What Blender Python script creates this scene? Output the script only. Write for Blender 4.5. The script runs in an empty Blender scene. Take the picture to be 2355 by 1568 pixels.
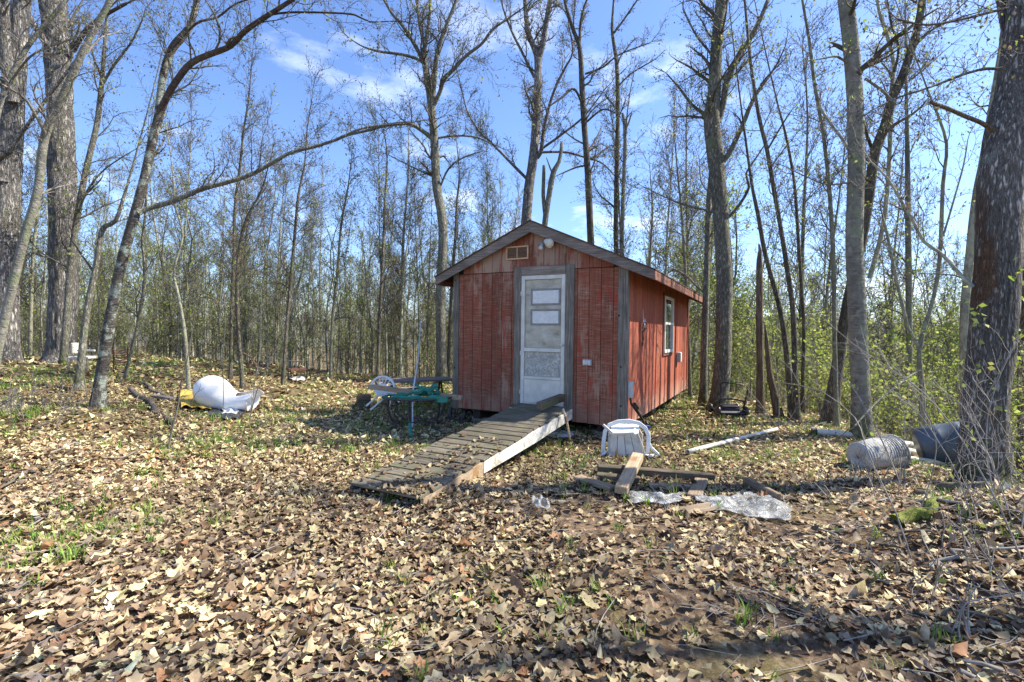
import bpy, bmesh, math, random
import numpy as np
from mathutils import Vector, Matrix
R_ = math.radians
S = bpy.context.scene
COL = S.collection
# ------------------------------------------------------------------ camera
CAMZ = 1.6; FPX = 1137.0; PITCH = 0.0167; ROLL = R_(0.72)
F = Vector((0, math.cos(PITCH), -math.sin(PITCH))); R0 = Vector((1, 0, 0)); U0 = R0.cross(F)
RV = (R0*math.cos(ROLL) + U0*math.sin(ROLL)); UV = (U0*math.cos(ROLL) - R0*math.sin(ROLL))
cam = bpy.data.objects.new('camera', bpy.data.cameras.new('camera'))
COL.objects.link(cam); S.camera = cam
cam.data.sensor_width = 36; cam.data.lens = FPX/2354*36
cam.data.clip_start = 0.05; cam.data.clip_end = 1500
m3 = Matrix((RV, UV, -F)).transposed()
cam.matrix_world = Matrix.Translation((0, 0, CAMZ)) @ m3.to_4x4()
# ------------------------------------------------------------------ sky and sun
SUN_DIR = Vector((0.97, 0.13, 0)).normalized(); SUN_EL = R_(47.5)
w = bpy.data.worlds.new('World'); S.world = w; w.use_nodes = True
nt = w.node_tree; nt.nodes.clear()
N = nt.nodes.new; L = nt.links.new
out = N('ShaderNodeOutputWorld'); bg = N('ShaderNodeBackground'); sky = N('ShaderNodeTexSky')
sky.sky_type = 'NISHITA'; sky.sun_disc = False; sky.sun_elevation = SUN_EL
sky.sun_rotation = math.atan2(SUN_DIR.x, SUN_DIR.y)
sky.air_density = 1.0; sky.dust_density = 0.6; sky.ozone_density = 2.2
tc = N('ShaderNodeTexCoord'); sep = N('ShaderNodeSeparateXYZ'); L(tc.outputs['Generated'], sep.inputs[0])
mp = N('ShaderNodeMapping'); mp.inputs['Scale'].default_value = (1.0, 1.0, 2.6); L(tc.outputs['Generated'], mp.inputs[0])
cn = N('ShaderNodeTexNoise'); cn.inputs['Scale'].default_value = 4.2; cn.inputs['Detail'].default_value = 9
cn.inputs['Roughness'].default_value = 0.58; L(mp.outputs[0], cn.inputs['Vector'])
cr = N('ShaderNodeValToRGB'); cr.color_ramp.elements[0].position = 0.55; cr.color_ramp.elements[1].position = 0.76
L(cn.outputs['Fac'], cr.inputs[0])
hz = N('ShaderNodeMapRange'); hz.inputs[1].default_value = 0.0; hz.inputs[2].default_value = 0.62
hz.inputs[3].default_value = 1.0; hz.inputs[4].default_value = 0.25; L(sep.outputs[2], hz.inputs[0])
mu = N('ShaderNodeMath'); mu.operation = 'MULTIPLY'; L(cr.outputs[0], mu.inputs[0]); L(hz.outputs[0], mu.inputs[1])
mx = N('ShaderNodeMixRGB'); L(mu.outputs[0], mx.inputs[0]); L(sky.outputs[0], mx.inputs[1])
mx.inputs[2].default_value = (6.6, 7.0, 7.6, 1)
sk = N('ShaderNodeMixRGB'); sk.blend_type = 'MULTIPLY'; sk.inputs[0].default_value = 1; sk.inputs[2].default_value = (0.62, 0.70, 0.88, 1)
L(sky.outputs[0], sk.inputs[1]); L(sk.outputs[0], mx.inputs[1])
L(mx.outputs[0], bg.inputs[0]); bg.inputs[1].default_value = 0.15; L(bg.outputs[0], out.inputs[0])
sl = bpy.data.lights.new('sun', 'SUN'); sl.energy = 4.7; sl.angle = R_(0.5); sl.color = (1.0, 0.93, 0.80)
so = bpy.data.objects.new('sun', sl); COL.objects.link(so)
so.rotation_euler = (-(SUN_DIR*math.cos(SUN_EL) + Vector((0, 0, math.sin(SUN_EL))))).to_track_quat('-Z', 'Y').to_euler()
S.view_settings.view_transform = 'Standard'; S.view_settings.look = 'None'
S.view_settings.exposure = 1.16; S.view_settings.gamma = 1; S.view_settings.use_curve_mapping = False
S.render.engine = 'CYCLES'
S.cycles.max_bounces = 6; S.cycles.transparent_max_bounces = 8

# ------------------------------------------------------------------ terrain and picture helpers
def sst(a, b, x):
    t = np.clip((x-a)/(b-a), 0, 1); return t*t*(3-2*t)
def softdrop(t, slope, k=1.2):
    return slope*k*np.log1p(np.exp(np.clip(t/k, -30, 30))) * 1.0
def terrain(x, y):
    x = np.asarray(x, float); y = np.asarray(y, float)
    z = 0.66*sst(2.5, 12, -x)*sst(3, 12, y) + 0.26*np.exp(-((x+6.7)**2/3.4+(y-6.9)**2/1.1)) + 0.05*sst(2.5, 4, -x)*np.sin(2.3*x+1)*np.sin(3.1*y+.6*x)
    z = z + 0.30*np.exp(-((x-4.1)**2/1.1+(y-3.9)**2/.9)) + 0.05*sst(2.6, 3.6, x)*sst(6.2, 5.2, y)*np.sin(3.3*x+2)*np.sin(3.9*y)
    z = z + 0.035*np.sin(1.3*x+0.7*y) * np.sin(0.9*y-0.4*x+1) + 0.018*np.sin(3.1*x+1)*np.sin(2.7*y+2)
    z = z + 0.07*np.exp(-((x+0.55)**2/.12+(y-4.65)**2/.35)) + 0.10*np.exp(-((x+5.6)**2+(y-5.4)**2)/1.6) + 0.12*np.exp(-((x-3.6)**2+(y-3.0)**2)/1.2)
    crest = 5.5 + 0.10*(y-6) + 0.3*np.sin(y*0.8)
    dr = softdrop(x-crest-0.5, 0.42, 0.5)
    db = softdrop(y-(17.5-0.28*np.clip(x, 0, 20)), 0.24, 0.9)
    d = dr + db
    lim = 7.5 + 0*x
    z = z - lim*(1-np.exp(-d/lim))
    return z
def tz(x, y): return float(terrain(x, y))
def P(px, py, d):
    return Vector((0, 0, CAMZ)) + d*(F + RV*((px-1177)/FPX) + UV*((784-py)/FPX))
def G(px, py, lift=0.0):
    d = 1.2; v = P(px, py, 1.0)-Vector((0, 0, CAMZ))
    while d < 70:
        p = Vector((0, 0, CAMZ)) + v*d
        if p.z < tz(p.x, p.y)+lift: break
        d += 0.05
    lo, hi = d-0.05, d
    for _ in range(12):
        m = (lo+hi)/2; p = Vector((0, 0, CAMZ)) + v*m
        if p.z < tz(p.x, p.y)+lift: hi = m
        else: lo = m
    return Vector((0, 0, CAMZ)) + v*hi

# ------------------------------------------------------------------ materials
def newmat(name):
    m = bpy.data.materials.new(name); m.use_nodes = True
    t = m.node_tree; b = t.nodes['Principled BSDF']; return m, t, b
def ramp(t, stops):
    r = t.nodes.new('ShaderNodeValToRGB'); e = r.color_ramp.elements
    while len(e) < len(stops): e.new(0.5)
    for i, (p, c) in enumerate(stops):
        e[i].position = p; e[i].color = (*c, 1)
    return r
def coords(t, scale, kind='Object', rot=None):
    tc = t.nodes.new('ShaderNodeTexCoord'); mp = t.nodes.new('ShaderNodeMapping')
    mp.inputs['Scale'].default_value = scale
    if rot: mp.inputs['Rotation'].default_value = rot
    if kind == 'World':
        t.links.new(t.nodes.new('ShaderNodeNewGeometry').outputs['Position'], mp.inputs[0]); return mp.outputs[0]
    src = tc.outputs[kind]
    if kind == 'Object' and tuple(scale) != (1, 1, 1):      # every piece gets its own stretch of the pattern
        ad = t.nodes.new('ShaderNodeVectorMath'); ad.operation = 'ADD'; ml = t.nodes.new('ShaderNodeMath'); ml.operation = 'MULTIPLY'
        ml.inputs[1].default_value = 37.0; t.links.new(t.nodes.new('ShaderNodeObjectInfo').outputs['Random'], ml.inputs[0])
        t.links.new(src, ad.inputs[0]); t.links.new(ml.outputs[0], ad.inputs[1]); src = ad.outputs[0]
    t.links.new(src, mp.inputs[0]); return mp.outputs[0]
def noise(t, vec, scale=1, detail=6, rough=0.6, dist=0):
    n = t.nodes.new('ShaderNodeTexNoise'); n.inputs['Scale'].default_value = scale
    n.inputs['Detail'].default_value = detail; n.inputs['Roughness'].default_value = rough
    n.inputs['Distortion'].default_value = dist; t.links.new(vec, n.inputs['Vector']); return n.outputs['Fac']
def mixc(t, fac, a, b, mode='MIX'):
    m = t.nodes.new('ShaderNodeMixRGB'); m.blend_type = mode
    for i, v in ((0, fac), (1, a), (2, b)):
        if isinstance(v, (int, float)): m.inputs[i].default_value = v
        elif isinstance(v, tuple): m.inputs[i].default_value = (*v, 1)
        else: t.links.new(v, m.inputs[i])
    return m.outputs[0]
def maprange(t, v, a, b, c, d):
    n = t.nodes.new('ShaderNodeMapRange'); t.links.new(v, n.inputs[0])
    for i, q in enumerate((a, b, c, d)): n.inputs[i+1].default_value = q
    return n.outputs[0]
def bump(t, b, h, strength=0.5, dist=0.01, prev=None):
    n = t.nodes.new('ShaderNodeBump'); n.inputs['Strength'].default_value = strength
    n.inputs['Distance'].default_value = dist; t.links.new(h, n.inputs['Height'])
    if prev is not None: t.links.new(prev, n.inputs['Normal'])
    t.links.new(n.outputs[0], b.inputs['Normal']); return n.outputs[0]
def objrand(t):
    return t.nodes.new('ShaderNodeObjectInfo').outputs['Random']
def val(t, c, fac):   # multiply brightness by a socket factor
    h = t.nodes.new('ShaderNodeHueSaturation'); t.links.new(c, h.inputs['Color']); t.links.new(fac, h.inputs['Value']); return h.outputs[0]
def simple(name, stops, scale=(5, 5, 5), rough=0.7, bs=0.3, bd=0.005, metal=0, detail=6, spec=None, dist=0, vary=0.0, kind='Object'):
    m, t, b = newmat(name)
    v = coords(t, scale, kind); n = noise(t, v, 1, detail, 0.62, dist)
    r = ramp(t, stops); t.links.new(n, r.inputs[0]); c = r.outputs[0]
    if vary: c = val(t, c, maprange(t, objrand(t), 0, 1, 1-vary, 1+vary))
    t.links.new(c, b.inputs['Base Color']); b.inputs['Roughness'].default_value = rough
    b.inputs['Metallic'].default_value = metal
    if spec is not None: b.inputs['Specular IOR Level'].default_value = spec
    if bs: bump(t, b, n, bs, bd)
    return m
def bark(name, dark, light, fur=(26, 26, 5), crack=0.6, bd=0.02, lichen=None, lich_amt=0.6, bands=False, strip=None, vary=0.15, moss=None):
    m, t, b = newmat(name)
    v = coords(t, fur); n = noise(t, v, 1, 7, 0.65, 0.6)
    vo = t.nodes.new('ShaderNodeTexVoronoi'); vo.feature = 'DISTANCE_TO_EDGE'
    vv = t.nodes.new('ShaderNodeVectorMath'); vv.operation = 'ADD'
    nn = t.nodes.new('ShaderNodeTexNoise'); nn.inputs['Scale'].default_value = 1.3; t.links.new(v, nn.inputs['Vector'])
    sc_ = t.nodes.new('ShaderNodeVectorMath'); sc_.operation = 'SCALE'; sc_.inputs['Scale'].default_value = 2.6; t.links.new(nn.outputs['Color'], sc_.inputs[0]); nn.inputs['Detail'].default_value = 4
    t.links.new(v, vv.inputs[0]); t.links.new(sc_.outputs[0], vv.inputs[1])
    t.links.new(vv.outputs[0], vo.inputs['Vector']); vo.inputs['Scale'].default_value = 0.75
    ed = maprange(t, vo.outputs['Distance'], 0.0, 0.28, 0, 1)
    r = ramp(t, [(0.30, dark), (0.5, tuple((a+c)/2 for a, c in zip(dark, light))), (0.72, light)]); t.links.new(n, r.inputs[0])
    c = mixc(t, maprange(t, ed, 0, 1, crack, 0), r.outputs[0], tuple(q*0.35 for q in dark))
    big = noise(t, coords(t, (1.2, 1.2, 0.7)), 1, 4)
    c = val(t, c, maprange(t, big, 0.3, 0.7, 0.72, 1.3))
    if bands:
        bn = noise(t, coords(t, (4, 4, 45)), 1, 5, 0.7)
        c = mixc(t, maprange(t, bn, 0.55, 0.70, 0, 0.5), c, tuple(min(1, q*1.5) for q in light))
    if strip:
        sn = noise(t, coords(t, (2.2, 2.2, 1.0)), 1, 4)
        zc = t.nodes.new('ShaderNodeSeparateXYZ'); t.links.new(coords(t, (1, 1, 1)), zc.inputs[0])
        za = maprange(t, zc.outputs[2], strip[1]-0.15, strip[1]+0.15, 0, 1); zb = maprange(t, zc.outputs[2], strip[2]-0.2, strip[2]+0.1, 1, 0)
        xa = maprange(t, zc.outputs[0], strip[3], strip[3]+0.06, 1, 0)
        mm = t.nodes.new('ShaderNodeMath'); mm.operation = 'MULTIPLY'; t.links.new(za, mm.inputs[0]); t.links.new(zb, mm.inputs[1])
        m2 = t.nodes.new('ShaderNodeMath'); m2.operation = 'MULTIPLY'; t.links.new(mm.outputs[0], m2.inputs[0]); t.links.new(xa, m2.inputs[1])
        m4 = t.nodes.new('ShaderNodeMath'); m4.operation = 'MULTIPLY'; t.links.new(m2.outputs[0], m4.inputs[0]); t.links.new(maprange(t, sn, 0.40, 0.47, 0.0, 1), m4.inputs[1])
        wn = noise(t, coords(t, (40, 40, 8)), 1, 6, 0.75); wr = ramp(t, [(0.3, tuple(q*0.35 for q in strip[0])), (0.7, strip[0])]); t.links.new(wn, wr.inputs[0])
        c = mixc(t, m4.outputs[0], c, wr.outputs[0])
    if lichen:
        ln = noise(t, coords(t, (5, 5, 4)), 1, 8, 0.7)
        c = mixc(t, maprange(t, ln, 0.60-0.08*lich_amt, 0.66-0.08*lich_amt, 0, 0.8), c, lichen)
    if moss:
        zc = t.nodes.new('ShaderNodeSeparateXYZ'); t.links.new(coords(t, (1, 1, 1)), zc.inputs[0])
        mn = noise(t, coords(t, (7, 7, 5)), 1, 6)
        ms = t.nodes.new('ShaderNodeMath'); ms.operation = 'MULTIPLY'
        t.links.new(maprange(t, zc.outputs[2], 0.1, 0.55, 1, 0), ms.inputs[0]); t.links.new(maprange(t, mn, 0.4, 0.55, 0, 1), ms.inputs[1])
        c = mixc(t, ms.outputs[0], c, moss)
    c = val(t, c, maprange(t, objrand(t), 0, 1, 1-vary, 1+vary))
    t.links.new(c, b.inputs['Base Color']); b.inputs['Roughness'].default_value = 0.9; b.inputs['Specular IOR Level'].default_value = 0.2
    p = bump(t, b, n, 0.6, bd*0.5)
    bump(t, b, ed, 0.9, bd, p)
    return m
def attrmat(name, attr='Col', rough=0.75, trans=0.25, spec=0.3):
    m, t, b = newmat(name)
    a = t.nodes.new('ShaderNodeAttribute'); a.attribute_name = attr
    n = noise(t, coords(t, (30, 30, 30)), 1, 4)
    c = val(t, a.outputs['Color'], maprange(t, n, 0.3, 0.7, 0.75, 1.25))
    t.links.new(c, b.inputs['Base Color']); b.inputs['Roughness'].default_value = rough
    b.inputs['Specular IOR Level'].default_value = spec
    if trans:
        tr = t.nodes.new('ShaderNodeBsdfTranslucent'); t.links.new(c, tr.inputs[0])
        mixs = t.nodes.new('ShaderNodeMixShader'); mixs.inputs[0].default_value = trans
        t.links.new(b.outputs[0], mixs.inputs[1]); t.links.new(tr.outputs[0], mixs.inputs[2])
        t.links.new(mixs.outputs[0], t.nodes['Material Output'].inputs[0])
    return m
M = {}
M['oak'] = bark('bark_oak', (0.17, 0.155, 0.14), (0.60, 0.565, 0.51), (26, 26, 4.6), 0.8, 0.05)
M['oak_r'] = bark('bark_oak_stripped', (0.12, 0.108, 0.096), (0.52, 0.48, 0.43), (36, 36, 6.5), 0.75, 0.04, strip=((0.24, 0.145, 0.09), 1.9, 3.45, 0.08), lichen=(0.34, 0.37, 0.33), lich_amt=0.2, moss=(0.07, 0.09, 0.02))
M['cherry'] = bark('bark_cherry', (0.06, 0.052, 0.043), (0.24, 0.215, 0.185), (14, 14, 40), 0.35, 0.015, lichen=(0.46, 0.52, 0.44), lich_amt=1.1, bands=True)
M['limb'] = bark('bark_limb', (0.045, 0.035, 0.03), (0.15, 0.12, 0.10), (14, 14, 14), 0.35, 0.01)
M['beech'] = bark('bark_beech', (0.10, 0.095, 0.075), (0.28, 0.265, 0.225), (9, 9, 9), 0.15, 0.008, lichen=(0.20, 0.22, 0.13), lich_amt=1.0, bands=True, moss=(0.07, 0.09, 0.02))
M['maple'] = bark('bark_maple', (0.125, 0.118, 0.09), (0.47, 0.45, 0.36), (32, 32, 8), 0.7, 0.02, lichen=(0.20, 0.23, 0.13), lich_amt=0.7, moss=(0.07, 0.09, 0.02))
M['mapled'] = bark('bark_maple_dark', (0.075, 0.063, 0.048), (0.31, 0.27, 0.21), (32, 32, 8), 0.7, 0.02, lichen=(0.15, 0.17, 0.09), lich_amt=0.8)
M['thin'] = bark('bark_thin', (0.135, 0.13, 0.095), (0.42, 0.415, 0.31), (16, 16, 8), 0.25, 0.008, lichen=(0.30, 0.32, 0.20), lich_amt=0.8, vary=0.45)
M['twig'] = simple('twig_bark', [(0.3, (0.05, 0.044, 0.034)), (0.7, (0.165, 0.15, 0.115))], (6, 6, 6), 0.9, 0, vary=0.3)
M['twig_pale'] = simple('twig_pale', [(0.3, (0.14, 0.12, 0.10)), (0.7, (0.34, 0.31, 0.27))], (9, 9, 9), 0.85, 0, vary=0.2)
M['snag'] = bark('bark_snag', (0.10, 0.075, 0.05), (0.40, 0.31, 0.21), (40, 40, 3), 0.4, 0.02)
M['litter'] = attrmat('leaf_litter', trans=0.18, rough=0.6)
M['leaf'] = attrmat('spring_leaf', trans=0.5, rough=0.6)
M['grass'] = attrmat('grass_blade', trans=0.35, rough=0.6)

def woodmat(name, stops, grain=(3, 60, 60), rough=0.85, bs=0.5, bd=0.004, moss=None, stain=None, vary=0.18):
    m, t, b = newmat(name)
    n = noise(t, coords(t, grain), 1, 7, 0.65, 0.4); r = ramp(t, stops); t.links.new(n, r.inputs[0]); c = r.outputs[0]
    big = noise(t, coords(t, (3, 3, 3)), 1, 5)
    c = val(t, c, maprange(t, big, 0.3, 0.7, 0.75, 1.25))
    if moss: c = mixc(t, maprange(t, noise(t, coords(t, (4, 4, 4)), 1, 7, 0.7), 0.5, 0.62, 0, 0.7), c, moss)
    if stain: c = mixc(t, maprange(t, noise(t, coords(t, (6, 6, 6)), 1, 7, 0.7), 0.52, 0.6, 0, 0.8), c, stain)
    c = val(t, c, maprange(t, objrand(t), 0, 1, 1-vary, 1+vary))
    t.links.new(c, b.inputs['Base Color']); b.inputs['Roughness'].default_value = rough
    b.inputs['Specular IOR Level'].default_value = 0.25
    bump(t, b, n, bs, bd); return m
GREYW = [(0.3, (0.075, 0.065, 0.053)), (0.5, (0.165, 0.145, 0.12)), (0.72, (0.30, 0.27, 0.225))]
M['grey_z'] = woodmat('weathered_trim_upright', GREYW, (70, 70, 3))
M['grey_x'] = woodmat('weathered_trim', [(0.3, (0.11, 0.085, 0.07)), (0.5, (0.20, 0.165, 0.14)), (0.72, (0.33, 0.28, 0.24))], (3, 70, 70))
M['deck'] = woodmat('weathered_deck', [(0.3, (0.06, 0.05, 0.035)), (0.5, (0.14, 0.12, 0.088)), (0.72, (0.27, 0.24, 0.18))], (4, 70, 70), moss=(0.10, 0.105, 0.05))
M['plank'] = woodmat('old_plank', [(0.3, (0.12, 0.085, 0.055)), (0.5, (0.24, 0.18, 0.12)), (0.72, (0.38, 0.30, 0.21))], (4, 60, 60))
M['plank_dark'] = woodmat('old_dark_plank', [(0.3, (0.06, 0.045, 0.032)), (0.5, (0.12, 0.09, 0.065)), (0.72, (0.2, 0.16, 0.12))], (4, 60, 60), moss=(0.08, 0.11, 0.045))
M['plank_pale'] = woodmat('pale_plank', [(0.3, (0.30, 0.21, 0.13)), (0.5, (0.45, 0.34, 0.22)), (0.72, (0.58, 0.47, 0.33))], (4, 60, 60), stain=(0.30, 0.16, 0.06))
M['white_wood'] = woodmat('peeling_white_paint', [(0.3, (0.42, 0.40, 0.35)), (0.5, (0.66, 0.64, 0.58)), (0.72, (0.78, 0.76, 0.70))], (5, 40, 40), stain=(0.30, 0.26, 0.17), vary=0.03)
def sidingmat(name, red, dark, grey, greyamt, saw):
    m, t, b = newmat(name)
    ng = noise(t, coords(t, (75, 75, 2.2)), 1, 7, 0.7, 0.5)          # upright grain
    r = ramp(t, [(0.30, dark), (0.5, red), (0.72, tuple(min(1, q*1.35) for q in red))]); t.links.new(ng, r.inputs[0])
    nb = noise(t, coords(t, (2.2, 2.2, 1.3), 'World'), 1, 6, 0.65)           # large worn areas
    ns = noise(t, coords(t, (4, 4, 120)), 1, 5, 0.75, 0.3)           # rough saw marks across
    sm_ = t.nodes.new('ShaderNodeMath'); sm_.operation = 'MULTIPLY'; t.links.new(maprange(t, ns, 0.5, 0.60, 0, saw), sm_.inputs[0]); t.links.new(maprange(t, nb, 0.3, 0.6, 0.45, 1.1), sm_.inputs[1])
    c = mixc(t, sm_.outputs[0], r.outputs[0], grey)
    ad = t.nodes.new('ShaderNodeMath'); ad.operation = 'ADD'; t.links.new(nb, ad.inputs[0])
    t.links.new(maprange(t, ng, 0, 1, -0.22, 0.22), ad.inputs[1])
    c = mixc(t, maprange(t, ad.outputs[0], 0.60-greyamt, 0.70-greyamt, 0, 0.8), c, grey)
    zc = t.nodes.new('ShaderNodeSeparateXYZ'); t.links.new(coords(t, (1, 1, 1), 'World'), zc.inputs[0])
    lo = t.nodes.new('ShaderNodeMath'); lo.operation = 'MULTIPLY'
    t.links.new(maprange(t, zc.outputs[2], 0.22, 0.62, 1, 0), lo.inputs[0]); t.links.new(maprange(t, nb, 0.35, 0.6, 0.25, 1), lo.inputs[1])
    c = mixc(t, lo.outputs[0], c, grey)
    rs = t.nodes.new('ShaderNodeMath'); rs.operation = 'MULTIPLY'; rs.inputs[1].default_value = 1
    t.links.new(maprange(t, noise(t, coords(t, (12, 12, 2.0)), 1, 5, 0.6), 0.56, 0.64, 0, 0.75), rs.inputs[0])
    c = mixc(t, rs.outputs[0], c, (0.33, 0.055, 0.035))
    c = val(t, c, maprange(t, objrand(t), 0, 1, 0.84, 1.16))
    t.links.new(c, b.inputs['Base Color']); b.inputs['Roughness'].default_value = 0.85; b.inputs['Specular IOR Level'].default_value = 0.2
    p = bump(t, b, ns, 0.5, 0.004); bump(t, b, ng, 0.5, 0.004, p)
    return m
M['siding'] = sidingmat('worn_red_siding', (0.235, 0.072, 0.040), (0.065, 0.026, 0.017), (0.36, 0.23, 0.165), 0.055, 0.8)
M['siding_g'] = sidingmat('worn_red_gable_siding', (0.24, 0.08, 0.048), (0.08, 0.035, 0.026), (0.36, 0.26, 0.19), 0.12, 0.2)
M['siding_s'] = sidingmat('sunlit_tone_red_siding', (0.34, 0.095, 0.055), (0.14, 0.04, 0.025), (0.48, 0.29, 0.21), -0.03, 0.2)  # brighter copy of the red for the side wall, sunlight mixed into its colour
M['fascia_red'] = woodmat('red_brown_fascia', [(0.3, (0.11, 0.045, 0.03)), (0.5, (0.22, 0.10, 0.065)), (0.72, (0.33, 0.2, 0.15))], (60, 3, 60))
M['dark'] = simple('dark_void_boards', [(0.3, (0.015, 0.012, 0.01)), (0.7, (0.05, 0.04, 0.035))], (8, 8, 8), 0.95, 0)
M['roofing'] = simple('brown_roofing', [(0.3, (0.06, 0.035, 0.03)), (0.7, (0.16, 0.10, 0.08))], (40, 40, 40), 0.95, 0.5)
M['white'] = simple('dirty_white_paint', [(0.3, (0.52, 0.50, 0.44)), (0.7, (0.72, 0.70, 0.63))], (5, 5, 5), 0.45, 0.05)
M['inner'] = simple('inner_door_behind_plastic', [(0.3, (0.26, 0.20, 0.15)), (0.42, (0.38, 0.35, 0.27)), (0.6, (0.50, 0.47, 0.38)), (0.75, (0.62, 0.60, 0.52))], (5, 5, 8), 0.3, 0.7, 0.03, detail=9)
M['frost'] = simple('crumpled_plastic_film', [(0.3, (0.30, 0.29, 0.25)), (0.5, (0.44, 0.43, 0.38)), (0.68, (0.72, 0.71, 0.66))], (17, 17, 17), 0.25, 1.0, 0.03, dist=1.5, detail=9)
M['curtain'] = simple('white_curtain', [(0.3, (0.62, 0.62, 0.60)), (0.7, (0.80, 0.80, 0.78))], (14, 14, 20), 0.7, 0.5, 0.01)
M['gasket'] = simple('grey_pane_frame', [(0.3, (0.20, 0.20, 0.19)), (0.7, (0.30, 0.30, 0.285))], (9, 9, 9), 0.6, 0)
M['plastic'] = simple('white_plastic', [(0.3, (0.66, 0.66, 0.64)), (0.6, (0.80, 0.80, 0.78))], (6, 6, 6), 0.4, 0.04, kind='Object')
M['tank'] = simple('white_moulded_plastic', [(0.25, (0.70, 0.69, 0.67)), (0.6, (0.82, 0.81, 0.79))], (3, 3, 3), 0.35, 0.05)
M['old_plastic'] = simple('dirty_white_plastic', [(0.25, (0.36, 0.32, 0.25)), (0.5, (0.60, 0.56, 0.48)), (0.75, (0.72, 0.70, 0.65))], (5, 5, 9), 0.5, 0.1)
M['pvc'] = simple('dirty_pvc', [(0.3, (0.42, 0.39, 0.30)), (0.55, (0.66, 0.64, 0.56)), (0.75, (0.76, 0.75, 0.70))], (4, 4, 4), 0.45, 0.05)
M['film'] = simple('clear_plastic_sheet', [(0.3, (0.50, 0.52, 0.52)), (0.7, (0.82, 0.84, 0.85))], (7, 7, 7), 0.18, 0.8, 0.01)
M['green'] = simple('green_canvas', [(0.3, (0.012, 0.11, 0.075)), (0.7, (0.05, 0.28, 0.20))], (6, 6, 6), 0.7, 0.5, 0.01)
M['green_p'] = simple('green_plastic', [(0.3, (0.01, 0.20, 0.13)), (0.7, (0.02, 0.30, 0.22))], (6, 6, 6), 0.4, 0)
M['yellow'] = simple('yellow_cloth', [(0.3, (0.26, 0.16, 0.03)), (0.6, (0.60, 0.42, 0.08))], (14, 14, 14), 0.8, 0.7, 0.02)
M['black'] = simple('black_tarp', [(0.3, (0.012, 0.013, 0.016)), (0.7, (0.05, 0.052, 0.06))], (8, 8, 8), 0.35, 0.5, 0.01)
M['iron'] = simple('dark_iron', [(0.3, (0.018, 0.016, 0.015)), (0.7, (0.06, 0.05, 0.045))], (12, 12, 12), 0.55, 0.2)
M['rust'] = simple('rusty_iron', [(0.3, (0.10, 0.05, 0.035)), (0.7, (0.24, 0.12, 0.08))], (12, 12, 12), 0.85, 0.3)
M['steel'] = simple('grey_steel', [(0.3, (0.45, 0.46, 0.48)), (0.7, (0.66, 0.67, 0.69))], (12, 12, 12), 0.4, 0.05, metal=0.4)
M['box'] = simple('grey_box', [(0.3, (0.36, 0.38, 0.40)), (0.7, (0.50, 0.52, 0.54))], (12, 12, 12), 0.5, 0)
M['brass'] = simple('golden_vent_frame', [(0.3, (0.50, 0.28, 0.14)), (0.7, (0.66, 0.42, 0.24))], (12, 12, 12), 0.6, 0)
M['ventd'] = simple('brown_vent_louvre', [(0.3, (0.10, 0.055, 0.035)), (0.7, (0.20, 0.12, 0.08))], (12, 12, 12), 0.7, 0)
M['lampglass'] = simple('cream_lamp', [(0.3, (0.55, 0.50, 0.38)), (0.7, (0.72, 0.68, 0.55))], (14, 14, 14), 0.2, 0)
M['blue'] = simple('blue_plastic', [(0.3, (0.02, 0.08, 0.35)), (0.7, (0.04, 0.14, 0.50))], (9, 9, 9), 0.35, 0)
M['barrel'] = simple('blue_grey_barrel', [(0.3, (0.045, 0.065, 0.09)), (0.7, (0.10, 0.135, 0.18))], (4, 4, 4), 0.4, 0.05)
M['mower'] = simple('dark_violet_housing', [(0.3, (0.018, 0.016, 0.04)), (0.7, (0.05, 0.045, 0.09))], (9, 9, 9), 0.35, 0)
M['log'] = bark('bark_log', (0.09, 0.075, 0.06), (0.30, 0.26, 0.22), (5, 40, 40), 0.5, 0.02)
M['block'] = simple('concrete_block', [(0.3, (0.22, 0.21, 0.19)), (0.7, (0.36, 0.34, 0.31))], (14, 14, 14), 0.95, 0.5)
M['wicker'] = simple('grey_wicker', [(0.3, (0.26, 0.26, 0.25)), (0.7, (0.50, 0.50, 0.48))], (50, 50, 120), 0.8, 0.9, 0.01)
m, t, b = newmat('window_glass'); M['glass'] = m
b.inputs['Base Color'].default_value = (0.10, 0.12, 0.14, 1); b.inputs['Roughness'].default_value = 0.04; b.inputs['Specular IOR Level'].default_value = 1.0
b.inputs['Coat Weight'].default_value = 1; b.inputs['Coat Roughness'].default_value = 0.03
# clear plastic film: creased, partly see-through
m, t, b = newmat('clear_plastic_sheet'); M['sheet'] = m
n1 = noise(t, coords(t, (9, 9, 9)), 1, 8, 0.65, 1.5); r = ramp(t, [(0.3, (0.28, 0.28, 0.26)), (0.6, (0.46, 0.47, 0.46)), (0.78, (0.78, 0.80, 0.80))]); t.links.new(n1, r.inputs[0])
t.links.new(r.outputs[0], b.inputs['Base Color']); b.inputs['Roughness'].default_value = 0.2
t.links.new(maprange(t, n1, 0.38, 0.66, 0.22, 0.95), b.inputs['Alpha']); bump(t, b, n1, 1.0, 0.03)
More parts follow.
